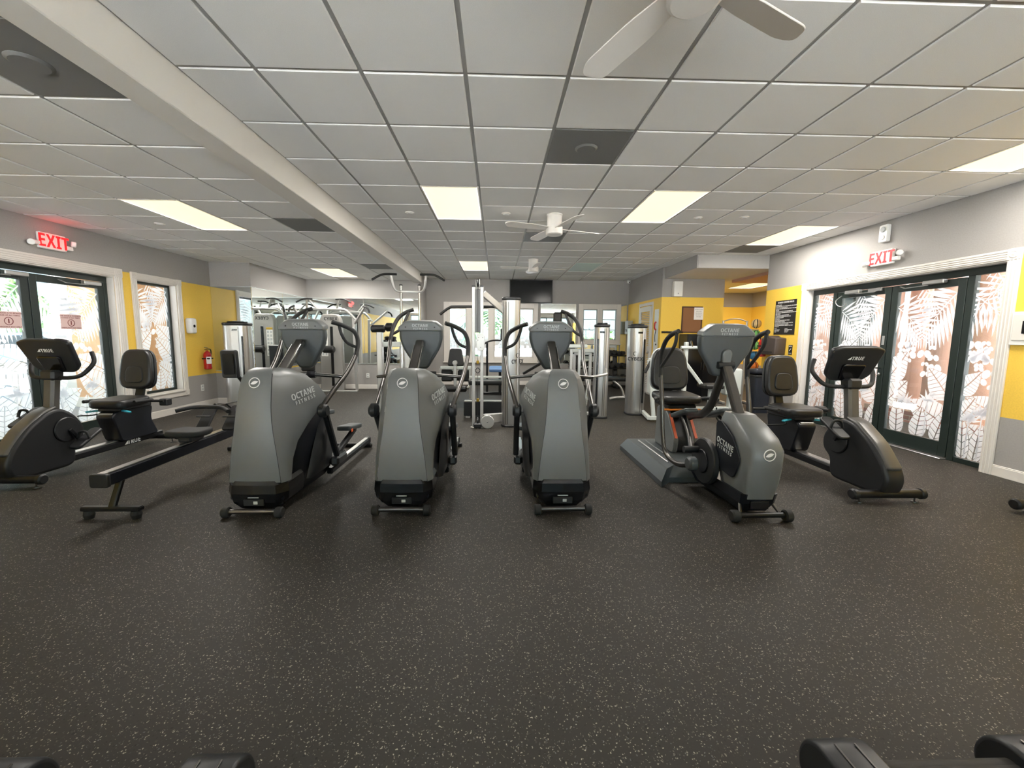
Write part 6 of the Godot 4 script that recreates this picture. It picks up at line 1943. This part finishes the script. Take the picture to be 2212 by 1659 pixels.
# ------------------------------------------------------------------ wall things
func exit_sign(label: String, at: Vector3, sgn: float, glow: bool) -> void:
	var o := thing("exit_sign", label, "exit sign", at)
	var xf := face_x(Vector3.ZERO, sgn)
	slab("housing", round_rect(0.30, 0.19, 0.015), 0.05, "white_plastic", o, xf, 0.006)
	text("lettering", "EXIT", 0.15, "exit_red" if glow else "exit_red", o, Transform3D(xf.basis * Basis.from_scale(Vector3(0.82, 1.0, 1.0)), xf * Vector3(0, 0, 0.0505)), 0.003)
	for s in [-1.0, 1.0]:
		var lamp := box("lamp_arm", xf * Vector3(s * 0.19, -0.04, 0.03), Vector3(0.05, 0.05, 0.08), "white_plastic", o, 0.008)
		disc("lamp_head", xf * Vector3(s * 0.225, -0.045 + 0.07 * (s + 1) / 2, 0.03), xf * Vector3(s * 0.26, -0.05 + 0.07 * (s + 1) / 2, 0.06), 0.035, "white_plastic", lamp, 0.006, 16)
	if glow:
		var l := OmniLight3D.new()
		l.name = "sign_glow"
		l.light_color = Color(1.0, 0.12, 0.12)
		l.light_energy = 0.008
		l.light_size = 0.06
		l.omni_range = 20.0
		l.omni_attenuation = 2.0
		l.shadow_enabled = true
		o.add_child(l, true)
		l.position = xf * Vector3(0, 0.06, 0.12)

func outlet(label: String, at: Vector3, b: Basis) -> void:
	var o := thing("wall_outlet", label, "outlet", at)
	slab("plate", round_rect(0.075, 0.12, 0.008), 0.006, "white_plastic", o, Transform3D(b, Vector3.ZERO), 0.002)
	for s in [-1.0, 1.0]:
		slab("socket", round_rect(0.035, 0.03, 0.01), 0.002, "print_grey", o, Transform3D(b, b * Vector3(0, s * 0.026, 0.006)), 0.0005)

func extinguisher(label: String, at: Vector3) -> void:
	var o := thing("fire_extinguisher", label, "extinguisher", at)
	lathe("cylinder", [Vector2(0, 0.0), Vector2(0.05, 0.0), Vector2(0.062, 0.012), Vector2(0.062, 0.27), Vector2(0.05, 0.31), Vector2(0.022, 0.33), Vector2(0.02, 0.345)], "red_paint", o, Vector3.ZERO, Basis(), 24)
	slab("label", round_rect(0.08, 0.13, 0.01), 0.003, "paper", o, Transform3D(Basis(Vector3.UP, 0.9), Vector3(0.049, 0.17, 0.039)), 0.001)
	lathe("valve", [Vector2(0.02, 0.345), Vector2(0.022, 0.37), Vector2(0.014, 0.385), Vector2(0, 0.385)], "brass", o, Vector3.ZERO, Basis(), 14)
	bar("lever", Vector3(0, 0.39, -0.03), Vector3(0.02, 0.41, 0.09), 0.018, 0.008, "black_metal", o, 0.002)
	bar("carry_handle", Vector3(0, 0.375, -0.02), Vector3(0.01, 0.365, 0.08), 0.018, 0.008, "black_metal", o, 0.002)
	tube("hose", [Vector3(0, 0.37, -0.02), Vector3(0.01, 0.36, -0.08), Vector3(0.01, 0.25, -0.085), Vector3(0.01, 0.1, -0.07)], 0.009, "black_rubber", o, 8)
	box("bracket", Vector3(0, 0.2, 0), Vector3(0.128, 0.025, 0.128), "black_metal", o, 0.004)

func ceiling_fan(label: String, at: Vector3, turn: float, drop: float) -> void:
	var o := thing("ceiling_fan", label, "fan", at, turn, "white ceiling fans")
	lathe("canopy", [Vector2(0, 0), Vector2(0.1, 0), Vector2(0.102, -0.01), Vector2(0.095, -0.02), Vector2(0.09, -drop + 0.1)], "white_trim", o, Vector3.ZERO, Basis(), 28)
	lathe("motor_housing", [Vector2(0.09, -drop + 0.1), Vector2(0.104, -drop + 0.095), Vector2(0.105, -drop + 0.01), Vector2(0.09, -drop), Vector2(0, -drop)], "white_trim", o, Vector3.ZERO, Basis(), 28)
	for k in 4:
		var a := TAU * k / 4.0
		var b := Basis(Vector3.UP, a) * Basis(Vector3.RIGHT, 0.22)
		slab("blade", round_poly([Vector2(0.07, -0.04), Vector2(0.3, -0.07), Vector2(0.62, -0.075), Vector2(0.68, 0.02), Vector2(0.6, 0.06), Vector2(0.3, 0.06), Vector2(0.07, 0.04)], 0.04), 0.008, "white_trim", o, Transform3D(b * Basis(Vector3.RIGHT, -PI / 2), Vector3(0, -drop + 0.075, 0)), 0.002)

func build_wall_things() -> void:
	exit_sign("lit red exit sign above the door with taped notices", Vector3(XL + 0.004, 2.455, -5.30), 1.0, true)
	exit_sign("red exit sign above the wide glass doors under the alarm speaker", Vector3(XR - 0.004, 2.42, -5.35), -1.0, false)
	var o := thing("alarm_speaker", "white wall alarm with a strobe above the right exit sign", "alarm", Vector3(XR - 0.002, 2.73, -5.36))
	var fx := face_x(Vector3.ZERO, -1.0)
	slab("case", round_rect(0.12, 0.22, 0.02), 0.05, "white_plastic", o, fx, 0.008, 2)
	disc("strobe", fx * Vector3(0, 0.05, 0.05), fx * Vector3(0, 0.05, 0.065), 0.035, "print_grey", o, 0.006)
	disc("speaker_grille", fx * Vector3(0, -0.05, 0.05), fx * Vector3(0, -0.05, 0.058), 0.03, "white_trim", o, 0.004)
	# rules board
	o = thing("rules_board", "large black rules board with white lettering on the yellow wall", "sign", Vector3(XR - 0.006, 1.73, -7.13))
	slab("board", rect(0.52, 0.60), 0.006, "sign_black", o, face_x(Vector3(0.004, 0, 0), -1.0), 0.001)
	text("lettering", "FITNESS CENTER RULES", 0.026, "print_white", o, face_x(Vector3(-0.003, 0.265, 0), -1.0), 0.001)
	var lines := ["GENERAL RULES", "USE OF EQUIPMENT IS AT YOUR OWN RISK. NO LIFEGUARD", "CONSULT A DOCTOR BEFORE USE", "PROPER ATTIRE AND SHOES MUST BE WORN AT ALL TIMES", "NO FOOD", "RETURN ALL WEIGHTS TO THE RACKS AFTER USE", "WIPE DOWN ALL EQUIPMENT AFTER EACH USE WITH TOWEL", "LIMIT CARDIO", "THIRTY MINUTES WHEN OTHERS WAIT", "NO DROPPING OF WEIGHTS ON THE FLOOR", "GUESTS WITH RESIDENT", "NO SMOKING", "MUSIC WITH HEADPHONES ONLY PLEASE", "REPORT DAMAGE TO OFFICE", "CHILDREN UNDER FOURTEEN ARE NOT PERMITTED", "PETS ARE NOT ALLOWED IN THE ROOM", "FACILITY IS MONITORED BY CAMERA AT ALL TIMES", "THANK YOU"]
	for i in lines.size():
		var t := text("lettering", lines[i], 0.0135, "print_white", o, face_x(Vector3(-0.003, 0.222 - 0.0225 * i, 0), -1.0), 0.0006)
		var tm: TextMesh = t.mesh
		tm.horizontal_alignment = HORIZONTAL_ALIGNMENT_LEFT
		t.position.z -= 0.24
	for c in 2:
		for i in 4:
			var t := text("lettering", [["HOURS", "DAILY FROM SIX", "UNTIL TEN PM", "OPEN"], ["CONTACT", "MANAGEMENT OFFICE", "FRONT DESK", "SECURITY"]][c][i], 0.0125, "print_white", o, face_x(Vector3(-0.003, -0.195 - 0.02 * i, 0), -1.0), 0.0006)
			var tm: TextMesh = t.mesh
			tm.horizontal_alignment = HORIZONTAL_ALIGNMENT_LEFT
			t.position.z += -0.24 + 0.26 * c
	o = thing("phone_sign", "small black sign with a white mark beside the door casing", "sign", Vector3(XR - 0.006, 1.17, -6.93))
	slab("board", rect(0.09, 0.17), 0.005, "sign_black", o, face_x(Vector3(0.004, 0, 0), -1.0), 0.001)
	bar("mark", Vector3(-0.003, -0.02, -0.02), Vector3(-0.003, 0.02, 0.02), 0.004, 0.012, "print_white", o, 0.001)
	text("lettering", "WIPES", 0.018, "print_white", o, face_x(Vector3(-0.002, 0.06, 0), -1.0), 0.0006)
	text("lettering", "PLEASE", 0.014, "print_white", o, face_x(Vector3(-0.002, -0.06, 0), -1.0), 0.0006)
	# towel dispenser and the extinguisher behind it
	o = thing("towel_dispenser", "dark brown paper towel dispenser below the rules board", "dispenser", Vector3(XR, 1.24, -7.24))
	slab("case", round_poly([Vector2(-0.19, -0.17), Vector2(0.19, -0.17), Vector2(0.2, 0.13), Vector2(0.06, 0.145), Vector2(0.0, 0.175), Vector2(-0.06, 0.145), Vector2(-0.2, 0.13)], 0.02), 0.2, "towel_brown", o, face_x(Vector3.ZERO, -1.0), 0.02, 2)
	slab("slot", rect(0.26, 0.02), 0.004, "black_plastic", o, face_x(Vector3(-0.2, -0.12, 0), -1.0), 0.001)
	extinguisher("red fire extinguisher beside the brown towel dispenser", Vector3(XR - 0.09, 1.02, -7.55))
	extinguisher("red fire extinguisher below the white soap dispenser", Vector3(XL + 0.09, 0.70, -7.76))
	o = thing("soap_dispenser", "white sanitizer dispenser on the yellow wall next to the narrow window", "dispenser", Vector3(XL, 1.50, -7.46))
	slab("case", round_poly([Vector2(-0.065, -0.14), Vector2(0.065, -0.14), Vector2(0.075, 0.09), Vector2(0.06, 0.13), Vector2(-0.06, 0.13), Vector2(-0.075, 0.09)], 0.03), 0.11, "white_plastic", o, face_x(Vector3.ZERO, 1.0), 0.025, 3)
	slab("window", round_rect(0.05, 0.05, 0.02), 0.003, "black_gloss", o, face_x(Vector3(0.11, -0.01, 0), 1.0), 0.001)
	# electrical panel
	o = thing("electrical_panel", "white electrical panel with a dark window on the yellow wall", "panel", Vector3(XR, 1.48, -3.74))
	slab("case", round_rect(0.33, 0.32, 0.01), 0.03, "white_plastic", o, face_x(Vector3.ZERO, -1.0), 0.004)
	slab("door", round_rect(0.29, 0.25, 0.006), 0.008, "white_trim", o, face_x(Vector3(-0.03, 0.01, 0), -1.0), 0.003)
	slab("window", round_rect(0.14, 0.12, 0.004), 0.004, "black_gloss", o, face_x(Vector3(-0.038, 0.01, 0), -1.0), 0.001)
	# television on the back wall
	o = thing("television", "black television high on the back wall between the windows", "television", Vector3(0.93, 2.572, ZBR + 0.002))
	box("bracket", Vector3(0, 0, 0.03), Vector3(0.3, 0.3, 0.06), "black_metal", o, 0.004)
	slab("case", round_rect(1.17, 0.62, 0.01), 0.05, "black_plastic", o, face_z(Vector3(0, 0, 0.06)), 0.006)
	slab("screen", round_rect(1.13, 0.58, 0.004), 0.003, "screen_black", o, face_z(Vector3(0, 0, 0.11)), 0.001)
	# closet wall: loudspeaker, cork board, paper, rail, cabinet
	o = thing("wall_speaker", "white wall loudspeaker above the yellow band by the recess", "speaker", Vector3(3.965, 2.42, -9.12))
	slab("case", round_rect(0.2, 0.33, 0.02), 0.12, "white_plastic", o, Transform3D(), 0.012, 2)
	disc("badge", Vector3(0, -0.1, 0.12), Vector3(0, -0.1, 0.125), 0.015, "print_grey", o, 0.002)
	o = thing("cork_board", "brown framed cork board on the yellow closet wall", "notice board", Vector3(4.35, 1.76, -9.12))
	slab("cork", rect(0.42, 0.53), 0.01, "cork", o, face_z(Vector3.ZERO), 0.0)
	for s in [-1.0, 1.0]:
		box("frame_side", Vector3(s * 0.22, 0, 0.01), Vector3(0.025, 0.58, 0.02), "wood_dark", o, 0.003)
		box("frame_rail", Vector3(0, s * 0.278, 0.01), Vector3(0.415, 0.025, 0.02), "wood_dark", o, 0.003)
	o = thing("pinned_paper", "white printed sheet pinned over the edge of the cork board", "paper", Vector3(4.49, 1.895, -9.098))
	slab("sheet", rect(0.21, 0.27), 0.002, "paper", o, face_z(Vector3.ZERO), 0.0)
	for i in 5:
		text("lettering", ["FITNESS CLASSES", "MON YOGA", "WED PILATES", "FRI STRETCH", "SAT CORE"][i], 0.016, "notice_grey", o, face_z(Vector3(0, 0.09 - 0.04 * i, 0.0025)), 0.0005)
	o = thing("coat_rail", "black rail of hooks on the yellow closet wall", "coat rack", Vector3(3.92, 1.48, -9.12))
	box("board", Vector3(0, 0, 0.01), Vector3(0.48, 0.04, 0.02), "black_metal", o, 0.003)
	for k in 4:
		tube("hook", [Vector3(-0.18 + 0.12 * k, 0.0, 0.02), Vector3(-0.18 + 0.12 * k, -0.02, 0.05), Vector3(-0.18 + 0.12 * k, 0.01, 0.07)], 0.006, "black_metal", o, 6)
	o = thing("black_cabinet", "tall black cabinet with double doors below the cork board", "cabinet", Vector3(4.43, 0, -8.9))
	box("carcass", Vector3(0, 0.72, 0), Vector3(0.7, 1.44, 0.4), "black_plastic", o, 0.006)
	for s in [-1.0, 1.0]:
		var dr := box("door", Vector3(s * 0.172, 0.74, 0.208), Vector3(0.336, 1.36, 0.018), "black_gloss", o, 0.003)
		box("handle", Vector3(s * 0.03, 0.75, 0.225), Vector3(0.012, 0.16, 0.015), "steel_dark", dr, 0.003)
	# louvred closet door on the side wall
	var d := group_node("door_3")
	var st := new_st()
	for z in [-9.60, -10.44]:
		add_box(st, Vector3(3.64, 1.06, z), Vector3(0.03, 2.12, 0.07), 0.004)
	add_box(st, Vector3(3.64, 2.155, -10.02), Vector3(0.03, 0.07, 0.91), 0.004)
	obj("door_casing", st, "white_trim", d)
	st = new_st()
	for z in [-9.68, -10.36]:
		add_box(st, Vector3(3.636, 1.05, z), Vector3(0.03, 2.08, 0.09), 0.003)
	for y in [0.1, 1.1, 2.04]:
		add_box(st, Vector3(3.636, y, -10.02), Vector3(0.03, 0.12, 0.59), 0.003)
	obj("door_stiles", st, "white_trim", d)
	for k in 44:
		var y := 0.18 + 0.042 * k
		if absf(y - 1.1) < 0.08:
			continue
		box("louvre", Vector3(3.64, y, -10.02), Vector3(0.03, 0.006, 0.6), "white_trim", d, 0.001, Basis(Vector3.BACK, 0.7))
	disc("door_knob", Vector3(3.62, 1.0, -9.70), Vector3(3.575, 1.0, -9.70), 0.025, "alu", d, 0.01)
	o = thing("white_board", "slim white board with clips on the closet side wall", "board", Vector3(3.65, 1.45, -9.34))
	slab("board", rect(0.24, 1.1), 0.012, "white_plastic", o, face_x(Vector3.ZERO, -1.0), 0.003)
	disc("clip", Vector3(-0.012, -0.25, 0.05), Vector3(-0.03, -0.25, 0.05), 0.02, "steel_dark", o)
	o = thing("red_handset", "red emergency handset with a black cord on the white board", "handset", Vector3(3.634, 1.62, -9.30))
	tube("grip", [Vector3(-0.02, 0.09, 0.02), Vector3(-0.05, 0.05, 0.02), Vector3(-0.05, -0.05, 0.02), Vector3(-0.02, -0.09, 0.02)], 0.018, "red_paint", o, 8)
	tube("cord", [Vector3(-0.02, -0.09, 0.02), Vector3(-0.04, -0.22, 0.03), Vector3(-0.02, -0.36, 0.0)], 0.007, "black_rubber", o, 6)
	o = thing("paper_dispenser", "grey paper dispenser on the side wall beside the louvred door", "dispenser", Vector3(3.65, 1.62, -11.1))
	slab("case", round_rect(0.26, 0.36, 0.03), 0.14, "print_grey", o, face_x(Vector3.ZERO, -1.0), 0.015, 2)
	slab("window", round_rect(0.1, 0.06, 0.01), 0.003, "black_gloss", o, face_x(Vector3(-0.14, -0.08, 0), -1.0), 0.001)
	o = thing("security_camera", "small white camera high in the back corner", "camera", Vector3(3.6, 2.87, -11.3))
	lathe("dome", [Vector2(0.05, 0.02), Vector2(0.05, -0.02), Vector2(0.035, -0.05), Vector2(0, -0.06)], "white_plastic", o, Vector3.ZERO, Basis(), 18)
	disc("lens", Vector3(0, -0.03, 0.035), Vector3(0, -0.035, 0.05), 0.014, "black_gloss", o)
	outlet("white outlet plate on the grey wall below the fire extinguisher", Vector3(XL, 0.36, -7.70), face_x(Vector3.ZERO, 1.0).basis)
	outlet("white outlet plate on the back wall below the mirror", Vector3(-3.25, 0.34, ZBL), Basis())
	outlet("white outlet plate below the wide back window", Vector3(-0.62, 0.42, ZBR), Basis())
	# vertical white conduit in the recess
	o = thing("conduit_pipe", "thin white conduit pipe running down the yellow recess wall", "pipe", Vector3(7.36, 1.35, -10.75))
	tube("pipe", [Vector3(0, -0.5, 0), Vector3(0, 0.85, 0)], 0.03, "white_trim", o, 10, false)
	box("junction_box", Vector3(0, -0.55, 0), Vector3(0.06, 0.12, 0.1), "white_trim", o, 0.008)

# ------------------------------------------------------------------ small things
func build_small() -> void:
	ceiling_fan("white ceiling fan hanging before the grey vent in the middle of the room", Vector3(0.722, CEIL_R, -5.35), 0.35, 0.25)
	ceiling_fan("white ceiling fan hanging close to the television wall", Vector3(0.728, CEIL_R, -8.4), 0.1, 0.25)
	ceiling_fan("white ceiling fan hanging near the treadmills", Vector3(0.75, CEIL_R, -1.69), 0.45, 0.25)
	var k := 0
	for p in [[0.108, -5.326, CEIL_R, true, "round white downlight between the lit panel and the near fan"], [-1.097, -5.357, CEIL_R, false, "round smoke detector on the ceiling tile beside the beam"], [2.566, -5.363, CEIL_R, false, "round smoke detector on the ceiling right of the lit panel"], [3.135, -5.309, CEIL_R, false, "small round sprinkler plate on the ceiling toward the right wall"], [-4.158, -5.343, CEIL_L, false, "small round sprinkler plate in the lower ceiling by the exit sign"]]:
		var o := thing("ceiling_fitting", p[4], "ceiling fitting", Vector3(p[0], p[2], p[1]))
		lathe("rim", [Vector2(0.055, 0.0), Vector2(0.055, -0.006), Vector2(0.042, -0.012), Vector2(0.04, -0.008), Vector2(0.0, -0.008)], "white_trim", o, Vector3.ZERO, Basis(), 24)
		lathe("insert", [Vector2(0.038, -0.009), Vector2(0.03, -0.016), Vector2(0, -0.018)], "white_plastic" if p[3] else "tile_white", o, Vector3.ZERO, Basis(), 20)
		k += 1
	# waste bin
	var b := thing("waste_bin", "dark plastic waste bin with a lid beside the towel dispenser", "bin", Vector3(4.84, 0, -7.38))
	var rows := []
	for s in [[0.0, 0.13], [0.3, 0.145], [0.66, 0.155]]:
		var ring := PackedVector3Array()
		for p in round_rect(s[1] * 2, s[1] * 2, 0.04, 4):
			ring.append(Vector3(p.x, s[0], p.y))
		rows.append(ring)
	var st := new_st()
	add_loft(st, rows, true, true, -1)
	obj("body", st, "bin_blue", b)
	slab("rim", round_rect(0.33, 0.33, 0.05), 0.04, "black_plastic", b, Transform3D(Basis(Vector3.RIGHT, -PI / 2), Vector3(0, 0.66, 0)), 0.01, 2)
	slab("lid", round_rect(0.32, 0.32, 0.05), 0.1, "bin_blue", b, Transform3D(Basis(Vector3.RIGHT, -PI / 2 - 0.1), Vector3(0, 0.71, 0)), 0.03, 3)
	# ball rack and balls
	var r := thing("ball_rack", "grey upright ball rack with an arched top in the recess opening", "rack", Vector3(4.96, 0, -8.45))
	for s in [-0.26, 0.24]:
		tube("post", [Vector3(s, 0.0, 0), Vector3(s, 1.72, 0)], 0.022, "silver_paint", r, 10, false)
		bar("foot", Vector3(s, 0.03, -0.22), Vector3(s, 0.03, 0.22), 0.06, 0.05, "silver_paint", r, 0.01)
	tube("arch", [Vector3(-0.26, 1.70, 0), Vector3(-0.1, 1.75, 0), Vector3(0.08, 1.75, 0), Vector3(0.24, 1.70, 0)], 0.012, "silver_paint", r, 8)
	for y in [1.66, 1.44, 1.215, 1.0, 0.785]:
		tube("cradle", [Vector3(0.24, y - 0.11, 0.02), Vector3(0.33, y - 0.125, 0.06), Vector3(0.46, y - 0.125, 0.06)], 0.01, "silver_paint", r, 8)
		tube("cradle", [Vector3(0.24, y - 0.11, -0.02), Vector3(0.33, y - 0.125, -0.06), Vector3(0.46, y - 0.125, -0.06)], 0.01, "silver_paint", r, 8)
	var cols := [["ball_cream", rgb(222, 200, 150), "cream"], ["ball_green", rgb(110, 190, 110), "green"], ["ball_green2", rgb(122, 196, 122), "mint green"], ["ball_blue", rgb(40, 110, 160), "blue"], ["ball_orange", rgb(214, 120, 50), "orange"]]
	var words := ["cream medicine ball with dark bands on top of the ball rack", "green medicine ball with dark bands just under the cream one", "mint green medicine ball with a dark band above the blue one", "blue medicine ball with dark bands on the ball rack", "orange medicine ball with dark bands at the bottom of the rack"]
	for i in 5:
		mat(cols[i][0], cols[i][1], 0.55)
		var y: float = [1.66, 1.44, 1.215, 1.0, 0.785][i]
		var o := thing("medicine_ball", words[i], "ball", Vector3(5.40, y, -8.45), 0.3 * i, "medicine balls on the rack")
		var prof := []
		for q in 17:
			var a := -PI / 2 + PI * q / 16
			prof.append(Vector2(cos(a) * 0.095, sin(a) * 0.095))
		lathe("skin", prof, cols[i][0], o, Vector3.ZERO, Basis(), 28)
		for s in 2:
			var path := PackedVector3Array()
			var bs := Basis(Vector3.UP, 0.8 * s + 0.4) * Basis(Vector3.BACK, 0.5 + 0.9 * s)
			for q in 33:
				path.append(bs * Vector3(cos(TAU * q / 32), sin(TAU * q / 32), 0) * 0.0935)
			st = new_st()
			add_tube(st, path, 0.009, 6, 0.4)
			obj("seam_band", st, "black_rubber", o)
